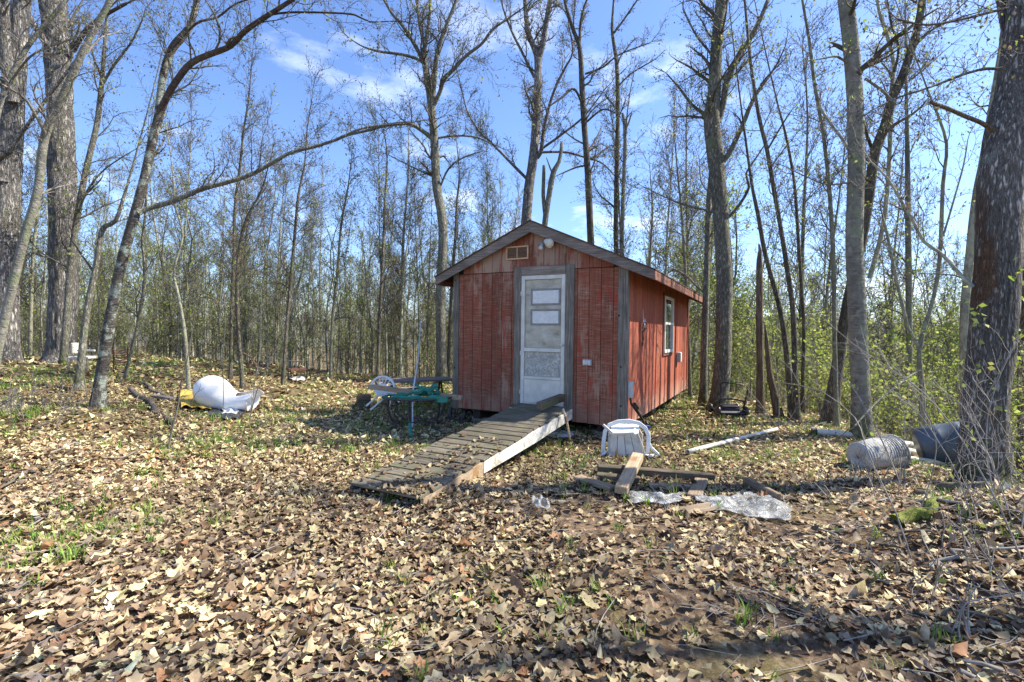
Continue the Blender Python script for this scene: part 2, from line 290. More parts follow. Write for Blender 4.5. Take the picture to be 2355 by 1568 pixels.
# ground
m, t, b = newmat('forest_floor'); M['ground'] = m
n1 = noise(t, coords(t, (14, 14, 14)), 1, 10, 0.75); r = ramp(t, [(0.3, (0.045, 0.03, 0.02)), (0.48, (0.13, 0.088, 0.058)), (0.6, (0.26, 0.19, 0.12)), (0.72, (0.42, 0.33, 0.22))]); t.links.new(n1, r.inputs[0])
n2 = noise(t, coords(t, (0.5, 0.5, 0.5), 'World'), 1, 6); c = mixc(t, maprange(t, n2, 0.48, 0.62, 0, 0.55), r.outputs[0], (0.12, 0.13, 0.03))
t.links.new(c, b.inputs['Base Color']); b.inputs['Roughness'].default_value = 0.95; b.inputs['Specular IOR Level'].default_value = 0.1
bump(t, b, n1, 0.8, 0.03)
m, t, b = newmat('far_wooded_hill'); M['hill'] = m
n1 = noise(t, coords(t, (0.5, 0.5, 0.12)), 1, 10, 0.75); r = ramp(t, [(0.35, (0.09, 0.085, 0.085)), (0.5, (0.17, 0.16, 0.15)), (0.65, (0.24, 0.24, 0.19))]); t.links.new(n1, r.inputs[0])
t.links.new(r.outputs[0], b.inputs['Base Color']); b.inputs['Roughness'].default_value = 1; b.inputs['Specular IOR Level'].default_value = 0

# ------------------------------------------------------------------ object helpers
def tag(o, label=None, cat=None, group=None, kind=None):
    if label: o['label'] = label
    if cat: o['category'] = cat
    if group: o['group'] = group
    if kind: o['kind'] = kind
    return o
def empty(name, loc=(0, 0, 0), rz=0, label=None, cat=None, group=None, rot=None):
    o = bpy.data.objects.new(name, None); COL.objects.link(o); o.location = loc
    o.rotation_euler = rot if rot else (0, 0, rz); o.empty_display_size = 0.1
    return tag(o, label, cat, group)
def link(name, me, mat, parent=None):
    if mat is not None and not me.materials: me.materials.append(mat)
    o = bpy.data.objects.new(name, me); COL.objects.link(o)
    if parent is not None: o.parent = parent
    return o
def np_mesh(name, V, loops, sizes, smooth=False, col=None):
    me = bpy.data.meshes.new(name); V = np.asarray(V, np.float32)
    me.vertices.add(len(V)); me.vertices.foreach_set('co', V.ravel())
    loops = np.asarray(loops, np.int32).ravel(); sizes = np.asarray(sizes, np.int32)
    me.loops.add(len(loops)); me.loops.foreach_set('vertex_index', loops)
    me.polygons.add(len(sizes)); st = np.zeros(len(sizes), np.int32); st[1:] = np.cumsum(sizes)[:-1]
    me.polygons.foreach_set('loop_start', st); me.polygons.foreach_set('loop_total', sizes)
    if smooth: me.polygons.foreach_set('use_smooth', np.ones(len(sizes), bool))
    me.update(calc_edges=True)
    if col is not None:
        a = me.color_attributes.new('Col', 'FLOAT_COLOR', 'POINT')
        c = np.ones((len(V), 4), np.float32); c[:, :3] = col; a.data.foreach_set('color', c.ravel())
    me.validate(clean_customdata=False)
    return me
def bm_obj(name, bm, mat, parent=None, smooth=False):
    me = bpy.data.meshes.new(name)
    if smooth:
        for f in bm.faces: f.smooth = True
    bm.normal_update(); bm.to_mesh(me); bm.free(); return link(name, me, mat, parent)
def box_bm(sx, sy, sz, bev=0.004, jit=0.0, rng=random):
    bm = bmesh.new(); bmesh.ops.create_cube(bm, size=1)
    for v in bm.verts:
        v.co = Vector((v.co.x*sx, v.co.y*sy, v.co.z*sz)) + Vector((rng.uniform(-jit, jit), rng.uniform(-jit, jit), rng.uniform(-jit, jit)))
    if bev: bmesh.ops.bevel(bm, geom=bm.edges[:], offset=min(bev, 0.45*min(sx, sy, sz)), segments=1, affect='EDGES')
    return bm
def box(name, x0, x1, y0, y1, z0, z1, mat, parent=None, bev=0.004, rot=None):
    o = bm_obj(name, box_bm(abs(x1-x0), abs(y1-y0), abs(z1-z0), bev), mat, parent)
    o.location = ((x0+x1)/2, (y0+y1)/2, (z0+z1)/2)
    if rot: o.rotation_euler = rot
    return o
def beam(name, a, b, wd, ht, mat, parent=None, bev=0.006, jit=0.003, up=Vector((0, 0, 1)), roll=0):
    a = Vector(a); b = Vector(b); x = (b-a).normalized(); y = up.cross(x).normalized(); z = x.cross(y)
    o = bm_obj(name, box_bm((b-a).length, wd, ht, bev, jit), mat, parent)
    mm = Matrix((x, y, z)).transposed().to_4x4(); mm.translation = (a+b)/2
    if roll: mm = mm @ Matrix.Rotation(roll, 4, 'X')
    o.matrix_local = mm; return o
def tube_mesh(polys, sides, smooth=True, furrow=None, cap=False):
    """polys: list of (pts, radii). One mesh of swept tubes."""
    if isinstance(sides, int): sides = [sides]*len(polys)
    Vs = []; Ls = []; Sz = []; off = 0
    for k in sorted(set(sides)):
        pl = [p for p, s in zip(polys, sides) if s == k]
        n = np.array([len(p[0]) for p in pl]); tot = int(n.sum())
        Pn = np.array([c for p in pl for c in p[0]], float).reshape(-1, 3); Rr = np.array([c for p in pl for c in p[1]], float)
        end = np.cumsum(n)-1; start = end-n+1
        nx = np.arange(tot)+1; nx[end] = end; pv = np.arange(tot)-1; pv[start] = start
        T = Pn[nx]-Pn[pv]; T /= np.linalg.norm(T, axis=1, keepdims=True)+1e-9
        D = np.repeat(np.abs(Pn[end][:, 2]-Pn[start][:, 2])/(np.linalg.norm(Pn[end]-Pn[start], axis=1)+1e-9), n)
        ref = np.where((D > 0.6)[:, None], np.array([[1.0, 0.02, 0.01]]), np.array([[0.02, 0.03, 1.0]]))
        A = np.cross(T, ref); A /= np.linalg.norm(A, axis=1, keepdims=True)+1e-9; B = np.cross(T, A)
        ang = np.arange(k)*2*np.pi/k
        rr = np.repeat(Rr[:, None], k, 1)
        if furrow is not None:
            rr = rr*furrow(Pn, ang)
        ring = Pn[:, None, :] + rr[:, :, None]*(np.cos(ang)[None, :, None]*A[:, None, :] + np.sin(ang)[None, :, None]*B[:, None, :])
        Vs.append(ring.reshape(-1, 3))
        mask = np.ones(tot, bool); mask[end] = False; i0 = np.nonzero(mask)[0]
        j = np.arange(k); j2 = (j+1) % k
        q = np.stack([i0[:, None]*k+j[None], i0[:, None]*k+j2[None], (i0[:, None]+1)*k+j2[None], (i0[:, None]+1)*k+j[None]], -1).reshape(-1, 4)+off
        Ls.append(q.ravel()); Sz.append(np.full(len(q), 4))
        if cap:
            for e in list(start)+list(end):
                Ls.append(e*k+j+off); Sz.append([k])
        off += tot*k
    return np_mesh('tube', np.concatenate(Vs), np.concatenate([np.asarray(x) for x in Ls]), np.concatenate([np.asarray(x) for x in Sz]), smooth)
def tube(name, pts, r, mat, parent=None, sides=8, cap=True):
    rad = [r]*len(pts) if isinstance(r, (int, float)) else r
    return link(name, tube_mesh([([tuple(p) for p in pts], rad)], sides, cap=cap), mat, parent)
def lathe(name, prof, mat, parent=None, seg=24, smooth=True, cap=True):
    V = []; Fc = []
    for (r, z) in prof:
        for i in range(seg):
            a = 2*math.pi*i/seg; V.append((r*math.cos(a), r*math.sin(a), z))
    for k in range(len(prof)-1):
        for i in range(seg):
            j = (i+1) % seg; Fc.append((k*seg+i, k*seg+j, (k+1)*seg+j, (k+1)*seg+i))
    if cap: Fc.append(tuple(reversed(range(seg)))); Fc.append(tuple((len(prof)-1)*seg+i for i in range(seg)))
    me = bpy.data.meshes.new(name); me.from_pydata(V, [], Fc)
    if smooth:
        for p in me.polygons: p.use_smooth = len(p.vertices) == 4
    return link(name, me, mat, parent)
def arc(c, r, a0, a1, n, ux, uz):
    c = Vector(c); ux = Vector(ux); uz = Vector(uz)
    return [c + ux*(r*math.cos(a0+(a1-a0)*i/n)) + uz*(r*math.sin(a0+(a1-a0)*i/n)) for i in range(n+1)]

# ------------------------------------------------------------------ ground, hills
def grid_axis(segs):
    a = []
    for s, e, n in segs: a += list(np.linspace(s, e, n, endpoint=False))
    a.append(segs[-1][1]); return np.array(a)
xs = grid_axis([(-400, -40, 14), (-40, -14, 30), (-14, 9, 150), (9, 40, 50), (40, 400, 14)])
ys = grid_axis([(-60, 0, 12), (0, 1.2, 6), (1.2, 12, 90), (12, 24, 40), (24, 60, 30), (60, 420, 14)])
X, Y = np.meshgrid(xs, ys); Z = terrain(X, Y)
rs = np.random.RandomState(3)
Z = Z + rs.normal(0, 0.012, Z.shape)*(np.abs(Y-7) < 10)*(np.abs(X) < 14)
nx_, ny_ = len(xs), len(ys)
V = np.stack([X, Y, Z], -1).reshape(-1, 3)
i = np.arange((ny_-1)*(nx_-1)); r0 = i//(nx_-1); c0 = i % (nx_-1); a = r0*nx_+c0
q = np.stack([a, a+1, a+nx_+1, a+nx_], -1)
ground = tag(link('ground', np_mesh('ground', V, q, np.full(len(q), 4), True), M['ground']), 'brown forest floor of soil under the fallen leaves around the red shed', kind='structure')

def hill(name, y0, rise, seed, x0, x1, thick=40):
    rg = np.random.RandomState(seed); n = 260; xx = np.linspace(x0, x1, n)
    top = rise + 1.6*np.interp(xx, np.linspace(x0, x1, 14), rg.normal(0, 1, 14)) + rg.normal(0, 0.55, n)
    rows = [(0, -9.5), (6, -4), (14, 0.5), (20, 0.92), (24, 1.0), (thick, 0.4)]
    V = []
    for dy, hgt in rows:
        for x_, tp in zip(xx, top):
            z = hgt if hgt < -1 else hgt*tp
            V.append((x_, y0+dy+rg.uniform(-1.5, 1.5), z+rg.uniform(-.4, .4)))
    V = np.array(V); k = len(rows); i = np.arange((k-1)*(n-1)); a = (i//(n-1))*n + i % (n-1)
    q = np.stack([a, a+1, a+n+1, a+n], -1)
    return tag(link(name, np_mesh(name, V, q, np.full(len(q), 4)), M['hill']), kind='structure')
hill('hills', 150, 7.5, 4, -420, 420)

# ------------------------------------------------------------------ the shed
SH = R_(-27.6)
cx, sx_ = math.cos(SH), math.sin(SH)
LX, LY, LZ = -1.02, 8.73, 0.255
W, DP, HW = 3.05, 6.06, 2.35
def SL(x, y, z): return Vector((LX + x*cx - y*sx_, LY + x*sx_ + y*cx, LZ+z))
shed = empty('shed', (LX, LY, LZ), SH, 'small weathered red wooden shed with gable roof and white storm door', 'shed')
SLP = 0.444; APX = 2.35 + SLP*W/2
def prism(name, pts, y0, y1, mat, parent):     # outline (x,z) extruded along y
    bm = bmesh.new(); a = [bm.verts.new((x, y0, z)) for x, z in pts]; b_ = [bm.verts.new((x, y1, z)) for x, z in pts]
    bm.faces.new(a); bm.faces.new(list(reversed(b_)))
    for i in range(len(pts)):
        j = (i+1) % len(pts); bm.faces.new((a[j], a[i], b_[i], b_[j]))
    bmesh.ops.recalc_face_normals(bm, faces=bm.faces[:]); return bm_obj(name, bm, mat, parent)
def prismx(name, pts, x0, x1, mat, parent):    # outline (y,z) extruded along x
    bm = bmesh.new(); a = [bm.verts.new((x0, y, z)) for y, z in pts]; b_ = [bm.verts.new((x1, y, z)) for y, z in pts]
    bm.faces.new(a); bm.faces.new(list(reversed(b_)))
    for i in range(len(pts)):
        j = (i+1) % len(pts); bm.faces.new((a[j], a[i], b_[i], b_[j]))
    bmesh.ops.recalc_face_normals(bm, faces=bm.faces[:]); return bm_obj(name, bm, mat, parent)
# backing walls
prism('wall', [(0.03, 0), (W-0.03, 0), (W-0.03, HW), (W/2, APX-0.02), (0.03, HW)], 0.018, 0.07, M['dark'], shed)
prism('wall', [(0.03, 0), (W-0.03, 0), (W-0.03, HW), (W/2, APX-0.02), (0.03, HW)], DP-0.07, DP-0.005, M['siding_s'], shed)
box('wall', W-0.07, W-0.018, 0.07, DP-0.07, 0, HW, M['dark'], shed, 0)
box('wall', 0.0, 0.05, 0.07, DP-0.07, 0, HW, M['siding'], shed, 0)
rb = random.Random(5)
DX0, DX1 = 1.20, 2.22    # outer edges of the door trim
x = 0.0; BW = 0.1905; g = 0.007
edges = []
while x < W-0.01:
    x1 = min(x+BW, W); edges.append((x, x1)); x = x1
for (a, b_) in edges:
    a2, b2 = a+g/2, b_-g/2
    if b2 <= DX0+0.01 or a2 >= DX1-0.01:
        segs = [(a2, b2, -0.03-rb.uniform(0, .012) if a2 > 1.9 else -0.0+rb.uniform(0, 0.02))]
    else:
        segs = []
        if a2 < DX0-0.0: segs.append((a2, DX0+0.005, 0))
        if b2 > DX1+0.0: segs.append((DX1-0.005, b2, -0.03))
    for (p, q_, lo) in segs:
        box('board', p, q_, -0.002, 0.016, lo, HW-0.004, M['siding'], shed, 0.003)
    # gable board above
    def roofz(xx): return HW + SLP*(W/2-abs(xx-W/2)) - 0.01
    bx = [(a2, HW+0.006), (b2, HW+0.006)]
    if a2 < W/2 < b2: tp = [(b2, roofz(b2)), (W/2, roofz(W/2)), (a2, roofz(a2))]
    else: tp = [(b2, roofz(b2)), (a2, roofz(a2))]
    if roofz(a2)-HW > 0.012 and roofz(b2)-HW > 0.012:
        prism('board', bx+tp, -0.014, 0.016, M['siding_g'], shed)
# side boards (right wall)
y = 0.0; k = 0
while y < DP-0.01:
    y1 = min(y+0.2, DP)
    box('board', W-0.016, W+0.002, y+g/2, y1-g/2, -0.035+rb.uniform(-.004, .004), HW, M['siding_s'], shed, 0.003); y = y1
# corner trims (two boards on each front corner)
box('corner_trim', -0.012, 0.10, -0.028, -0.004, -0.0, HW+0.02, M['grey_z'], shed)
box('corner_trim', W-0.115, W+0.030, -0.028, -0.004, -0.045, HW+0.05, M['grey_z'], shed)
box('corner_trim', W+0.004, W+0.029, -0.002, 0.085, -0.045, HW, M['grey_z'], shed)
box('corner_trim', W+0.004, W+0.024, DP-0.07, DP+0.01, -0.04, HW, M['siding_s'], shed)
for (kx, kz) in ((0.03, 2.25), (W-0.10, 1.62), (W-0.06, 0.86), (W-0.05, 0.28), (0.03, 0.72)):
    o = lathe('knot', [(0.016, 0), (0.012, 0.004)], M['dark'], shed, 10); o.location = (kx, -0.030, kz); o.rotation_euler = (R_(90), 0, 0)
# door trim
box('door_trim', DX0, DX0+0.125, -0.036, -0.006, 0.02, 2.42, M['grey_z'], shed)
box('door_trim', DX1-0.125, DX1+0.02, -0.036, -0.006, 0.0, 2.42, M['grey_z'], shed)
box('door_trim', DX0+0.127, DX1-0.127, -0.036, -0.006, 2.275, 2.42, M['grey_x'], shed)
# roof
OVL, OVR, OF, OB = 0.30, 0.42, 0.14, 0.15
RT = 0.10
def roofline(xx): return APX + RT - SLP*abs(xx-W/2)
xl, xr = -OVL, W+OVR
for (xa, xb) in ((W/2, xl), (W/2, xr)):
    prism('roof_panel', [(xa, roofline(xa)), (xb, roofline(xb)), (xb, roofline(xb)-0.05), (xa, roofline(xa)-0.05)], -OF+0.032, DP+OB, M['dark'], shed)
    e = 0.03 if xb > xa else -0.03
    prism('roofing', [(xa, roofline(xa)+0.020), (xb+e, roofline(xb+e)+0.020), (xb+e, roofline(xb+e)+0.004), (xa, roofline(xa)+0.004)], -OF-0.025, DP+OB+0.02, M['roofing'], shed)
    fs = 0.165
    o = prism('rake_board', [(xa, roofline(xa)), (xb, roofline(xb)), (xb, roofline(xb)-fs*0.85), (xa, roofline(xa)-fs*1.05)], -OF-0.002, -OF+0.028, M['grey_x'], shed)
    prism('rake_board', [(xa, roofline(xa)), (xb, roofline(xb)), (xb, roofline(xb)-fs), (xa, roofline(xa)-fs)], DP+OB-0.03, DP+OB, M['grey_x'], shed)
box('eave_board', xr-0.004, xr+0.022, -OF-0.001, DP+OB, roofline(xr)-0.142, roofline(xr)-0.012, M['fascia_red'], shed)
box('eave_board', xl-0.022, xl+0.004, -OF-0.001, DP+OB, roofline(xl)-0.142, roofline(xl)-0.012, M['fascia_red'], shed)
for k in range(11):                                               # rafter tails in the right eave
    yy = 0.1+k*0.58
    prism('rafter_tail', [(W+0.03, roofline(W+0.03)-0.055), (xr-0.01, roofline(xr)-0.055), (xr-0.01, roofline(xr)-0.125), (W+0.03, roofline(W+0.03)-0.15)], yy, yy+0.04, M['siding_s'], shed)
for k in range(7):                                               # debris on the rake bottom edge
    pass
# skids and blocks below
for xx in (0.35, W-0.45):
    box('skid', xx, xx+0.14, 0.10, DP-0.1, -0.16, -0.005, M['dark'], shed)
for (xx, yy) in ((0.42, 0.35), (2.68, 0.25), (2.68, 3.0), (0.42, 3.0), (2.68, 5.6)):
    box('block', xx-0.2, xx+0.2, yy-0.1, yy+0.1, -0.33, -0.162, M['block'], shed, 0.01)
box('floor', 0.05, W-0.05, 0.05, DP-0.05, -0.004, 0.06, M['dark'], shed, 0)
# storm door
DA, DB, DZ0, DZ1 = DX0+0.127, DX1-0.127, 0.19, 2.273
door = box('door', DA, DB, 0.012, 0.017, DZ0, DZ1, M['gasket'], shed, 0)
def dsub(name, x0, x1, y0, y1, z0, z1, mat, bev=0.004):
    o = box(name, x0, x1, y0, y1, z0, z1, mat, None, bev); l = o.location.copy(); o.parent = door; o.location = l - door.location; return o
dsub('stile', DA, DA+0.062, -0.030, 0.010, DZ0, DZ1, M['white'])
dsub('stile', DB-0.062, DB, -0.030, 0.010, DZ0, DZ1, M['white'])
dsub('rail', DA+0.064, DB-0.064, -0.028, 0.008, DZ1-0.066, DZ1, M['white'])
dsub('rail', DA+0.064, DB-0.064, -0.034, 0.008, 1.045, 1.105, M['white'])
dsub('rail', DA+0.064, DB-0.064, -0.032, 0.008, 0.600, 0.648, M['white'])
dsub('kick_panel', DA+0.064, DB-0.064, -0.022, 0.006, DZ0+0.03, 0.598, M['white'])
dsub('rail', DA+0.064, DB-0.064, -0.030, 0.006, DZ0, DZ0+0.028, M['old_plastic'])
dsub('inner_panel', DA+0.064, DB-0.064, 0.000, 0.008, 1.107, DZ1-0.068, M['inner'])
dsub('film_panel', DA+0.064, DB-0.064, -0.006, 0.006, 0.65, 1.043, M['frost'])
for (za, zb) in ((1.79, 2.06), (1.47, 1.73)):
    xa, xb = DA+0.16, DB-0.085
    for (p0, p1, p2, p3) in ((xa, xb, zb-0.03, zb), (xa, xb, za, za+0.03), (xa, xa+0.032, za+0.032, zb-0.032), (xb-0.032, xb, za+0.032, zb-0.032)):
        dsub('pane_frame', p0, p1, -0.012, -0.001, p2, p3, M['gasket'])
    dsub('pane', xa+0.034, xb-0.034, -0.006, -0.001, za+0.032, zb-0.032, M['curtain'], 0.002)
o = lathe('handle', [(0.012, 0), (0.012, 0.03), (0.022, 0.035), (0.022, 0.05), (0.012, 0.056)], M['steel'], None, 12); o.parent = door
o.location = Vector((DB-0.03, -0.031, 1.16))-door.location; o.rotation_euler = (R_(90), 0, 0)
for zz in (0.35, 0.98, 1.95):
    dsub('hinge', DA-0.008, DA+0.012, -0.040, -0.031, zz, zz+0.07, M['steel'], 0.002)
box('threshold', DX0-0.02, DX1+0.0, -0.12, -0.004, 0.13, 0.165, M['plank_dark'], shed)
box('threshold_block', DX0-0.03, DX0+0.05, -0.10, -0.03, -0.02, 0.125, M['white_wood'], shed)
# gable vent
vent = box('vent', 1.05, 1.44, -0.024, -0.016, 2.55, 2.76, M['ventd'], shed, 0)
def vsub(parent, name, x0, x1, y0, y1, z0, z1, mat, bev=0.003, rot=None):
    o = box(name, x0, x1, y0, y1, z0, z1, mat, None, bev); l = o.location.copy(); o.parent = parent; o.location = l-parent.location
    if rot: o.rotation_euler = rot
    return o
for (x0, x1, z0, z1) in ((1.04, 1.45, 2.74, 2.765), (1.04, 1.45, 2.545, 2.57), (1.04, 1.065, 2.572, 2.738), (1.425, 1.45, 2.572, 2.738), (1.238, 1.252, 2.572, 2.738)):
    vsub(vent, 'vent_frame', x0, x1, -0.045, -0.025, z0, z1, M['brass'])
for k in range(5):
    for (x0, x1) in ((1.067, 1.236), (1.254, 1.423)):
        vsub(vent, 'louvre', x0, x1, -0.040, -0.027, 2.585+k*0.032, 2.603+k*0.032, M['ventd'], 0.002, (R_(20), 0, 0))
# twin floodlight
fl = lathe('floodlight', [(0.055, 0), (0.055, 0.02), (0.04, 0.035)], M['steel'], shed, 16); fl.location = (1.77, -0.015, 2.80); fl.rotation_euler = (R_(90), 0, 0)
def lampsub(loc, d, r):
    o = lathe('lamp_head', [(0.018, -0.11), (0.02, -0.05), (r*0.9, -0.02), (r, 0.0)], M['steel'], None, 16)
    g_ = lathe('lamp_glass', [(r*0.9, 0.002), (r*0.7, 0.012), (r*0.3, 0.02)], M['lampglass'], None, 16)
    for q_ in (o, g_):
        q_.parent = fl
        q_.matrix_local = fl.matrix_local.inverted() @ (Matrix.Translation(loc) @ Vector(d).to_track_quat('Z', 'Y').to_matrix().to_4x4())
bpy.context.view_layer.update()
lampsub((1.70, -0.11, 2.68), (-0.15, -0.25, -1), 0.045)
lampsub((1.86, -0.14, 2.75), (0.05, -1, -0.15), 0.07)
# boxes on the walls
ob = box('outlet_box', 2.395, 2.535, -0.040, -0.004, 0.86, 0.95, M['box'], shed, 0.006)
for k in range(3): vsub(ob, 'outlet_cover', 2.405+k*0.042, 2.437+k*0.042, -0.046, -0.041, 0.872, 0.938, M['steel'], 0.003)
o = box('meter_box', W+0.004, W+0.09, 4.45, 4.62, 0.72, 0.95, M['box'], shed, 0.01)
vsub(o, 'box_lid', W+0.091, W+0.10, 4.46, 4.61, 0.73, 0.94, M['white'], 0.003)
o = box('junction_box', W+0.031, W+0.10, 0.02, 0.12, 0.40, 0.64, M['box'], shed, 0.008)
tube('conduit', [(W+0.06, 0.07, 0.40), (W+0.07, 0.09, 0.32), (W+0.10, 0.16, 0.27), (W+0.16, 0.34, 0.10), (W+0.19, 0.45, -0.02), (W+0.2, 0.5, -0.25)], 0.016, M['iron'], shed)
tube('conduit', [(W+0.05, 0.10, 0.40), (W+0.06, 0.13, 0.30), (W+0.09, 0.22, 0.22), (W+0.15, 0.40, 0.06), (W+0.19, 0.5, -0.06), (W+0.21, 0.55, -0.25)], 0.013, M['iron'], shed)
tube('conduit', [(W+0.10, 0.16, 0.30), (W+0.13, 0.25, 0.22)], 0.03, M['iron'], shed)
# side window
WY0, WY1, WZ0, WZ1 = 2.84, 3.80, 0.98, 2.12
win = box('window', W+0.003, W+0.006, WY0, WY1, WZ0, WZ1, M['dark'], shed, 0)
for (y0, y1, z0, z1, mt) in ((WY0-0.06, WY1+0.06, WZ1+0.002, WZ1+0.06, 'fascia_red'), (WY0-0.06, WY1+0.06, WZ0-0.06, WZ0-0.002, 'fascia_red'), (WY0-0.06, WY0-0.002, WZ0, WZ1, 'fascia_red'), (WY1+0.002, WY1+0.06, WZ0, WZ1, 'fascia_red')):
    vsub(win, 'trim', W+0.003, W+0.03, y0, y1, z0, z1, M[mt])
for (y0, y1, z0, z1) in ((WY0, WY1, WZ1-0.05, WZ1), (WY0, WY1, WZ0, WZ0+0.06), (WY0, WY0+0.05, WZ0+0.062, WZ1-0.052), (WY1-0.05, WY1, WZ0+0.062, WZ1-0.052), (WY0+0.052, WY1-0.052, 1.55, 1.60)):
    vsub(win, 'frame', W+0.008, W+0.045, y0, y1, z0, z1, M['plastic'])
vsub(win, 'pane', W+0.012, W+0.018, WY0+0.05, WY1-0.05, 1.60, WZ1-0.05, M['glass'], 0)
vsub(win, 'pane', W+0.010, W+0.014, WY0+0.05, WY1-0.05, WZ0+0.06, 1.55, M['glass'], 0)
# hanging decoration on the side wall
bpy.context.view_layer.update()
dec = empty('wall_ornament', SL(W+0.02, 0.9, 1.48), SH, 'tangled grey metal and twig ornament hanging on the sunlit side wall of the shed', 'ornament')
rr = random.Random(9)
tube('stem', [(0.02, 0, 0.28), (0.03, -0.02, 0.1), (0.02, 0.0, -0.1), (0.03, 0.03, -0.30)], 0.007, M['steel'], dec, 6)
for k in range(9):
    a = rr.uniform(0, 6.28); rad = rr.uniform(0.05, 0.12)
    tube('wire', [(0.03+rr.uniform(0, .04), math.cos(a+u*0.8)*rad, math.sin(a+u*0.8)*rad*1.2) for u in range(5)], 0.006, M['steel'] if k % 2 else M['rust'], dec, 5)
for k in range(3):
    tube('tail', [(0.02, 0.0, -0.08), (0.03, 0.05*(k-1), -0.2), (0.02, 0.02*(k-1), -0.33)], 0.008, M['rust'], dec, 5)
o = lathe('medallion', [(0.05, 0), (0.045, 0.02), (0.02, 0.03)], M['steel'], dec, 14); o.rotation_euler = (0, R_(90), 0); o.location = (0.03, 0.0, 0.02)

# ------------------------------------------------------------------ the ramp
RTR = Vector((0.90, 7.40, 0.50)); RBR = Vector((-0.83, 4.45, 0.10)); ACR = Vector((-cx, -sx_, 0)); RW_ = 0.84
ramp_o = empty('ramp', RBR, 0, 'weathered plank ramp with white painted edge boards leading up to the storm door', 'ramp')
dv = RTR-RBR; ln = dv.length; ax = dv.normalized(); upv = ax.cross(ACR).normalized()
if upv.z < 0: upv = -upv
rr = random.Random(12)
npl = 20; pw = ln/npl
for k in range(npl):
    c = ax*(pw*(k+0.5)) - upv*0.014
    s0 = rr.uniform(-0.02, 0.01); s1 = RW_+rr.uniform(-0.015, 0.03)
    o = beam('plank', c+ACR*s0, c+ACR*s1, pw-0.024, 0.028, M['deck'], ramp_o, 0.004, 0.002, up=upv)
    o.rotation_euler.rotate_axis('Z', rr.uniform(-0.006, 0.006))
def stringer(off, mat, start=0.0, end=None):
    a_ = ACR*off
    bm = bmesh.new()
    e1 = (end or ln)-0.01; p = [a_+ax*start-upv*0.03, a_+ax*e1-upv*0.03, a_+ax*e1-Vector((0, 0, 0.175)), a_+ax*((start+e1)/2)-Vector((0, 0, 0.18)), a_+ax*start-Vector((0, 0, 0.15))]
    A_ = [bm.verts.new(v) for v in p]; B_ = [bm.verts.new(v+ACR*0.038) for v in p]
    bm.faces.new(A_); bm.faces.new(list(reversed(B_)))
    for i in range(5): bm.faces.new((A_[(i+1) % 5], A_[i], B_[i], B_[(i+1) % 5]))
    bmesh.ops.recalc_face_normals(bm, faces=bm.faces[:]); return bm_obj('stringer', bm, mat, ramp_o)
stringer(-0.022, M['white_wood'], 1.05); stringer(-0.018, M['plank_pale'], 0.05, 1.05); stringer(RW_*0.5, M['plank_dark']); stringer(RW_-0.03, M['plank_dark'])
tag(beam('timber_block', (0.40, 7.05, 0.555), (0.80, 7.72, 0.60), 0.10, 0.11, M['plank_dark']), 'short dark squared timber lying on the top end of the ramp before the door', 'timber')
o = empty('garden_tool', G(1312, 1018), 0, 'short brown wooden tool handle leaning against the top corner of the ramp', 'tool handle')
h0 = o.location.copy()
tube('shaft', [Vector((0, 0, 0)), P(1302, 965, 6.95)-h0, P(1294, 940, 7.02)-h0], 0.017, M['plank_pale'], o, 10)
tube('ferrule', [P(1303, 970, 6.94)-h0, P(1300, 958, 6.96)-h0], 0.024, M['rust'], o, 10)

# ------------------------------------------------------------------ trees
def furrows(amp, seed, flare=0.0, z0=0.0, cells=22, lump=0.05):
    rg = np.random.RandomState(seed); tab = rg.rand(400, cells)
    lum = rg.rand(60, 7)
    def f(Pn, ang):
        s = np.concatenate([[0], np.cumsum(np.linalg.norm(Pn[1:]-Pn[:-1], axis=1))])
        def samp(t, sx, k):
            a = (ang/(2*np.pi)*k)[None, :] + 0*sx[:, None]; a0 = np.floor(a).astype(int); fa = a-a0
            b = sx[:, None] + 0*a; b0 = np.floor(b).astype(int); fb = b-b0; n = t.shape[0]
            g = lambda i, j: t[i % n, j % k]
            fa = fa*fa*(3-2*fa)
            return (g(b0, a0)*(1-fa)+g(b0, a0+1)*fa)*(1-fb)+(g(b0+1, a0)*(1-fa)+g(b0+1, a0+1)*fa)*fb
        out = 1 + amp*(samp(tab, s/0.22, cells)-0.5)*2 + lump*(samp(lum, s/0.9, 7)-0.5)*2
        if flare:
            h = np.clip(Pn[:, 2]-z0, 0, 9)[:, None]
            out = out*(1 + flare*np.exp(-h/0.22)*(0.65+0.7*samp(lum[::-1], s/3+5, 7)))
        return out
    return f
def smooth_path(pts, rad, step):
    """Catmull-Rom resample of points (Vectors) with radii."""
    n = len(pts); op = []; orr = []
    for i in range(n-1):
        p0 = pts[max(i-1, 0)]; p1 = pts[i]; p2 = pts[i+1]; p3 = pts[min(i+2, n-1)]
        m = max(2, int((p2-p1).length/step))
        for k in range(m):
            t = k/m; t2 = t*t; t3 = t2*t
            op.append(0.5*((2*p1) + (p2-p0)*t + (2*p0-5*p1+4*p2-p3)*t2 + (3*p1-p0-3*p2+p3)*t3)); orr.append(rad[i]*(1-t)+rad[i+1]*t)
    op.append(pts[-1]); orr.append(rad[-1]); return op, orr
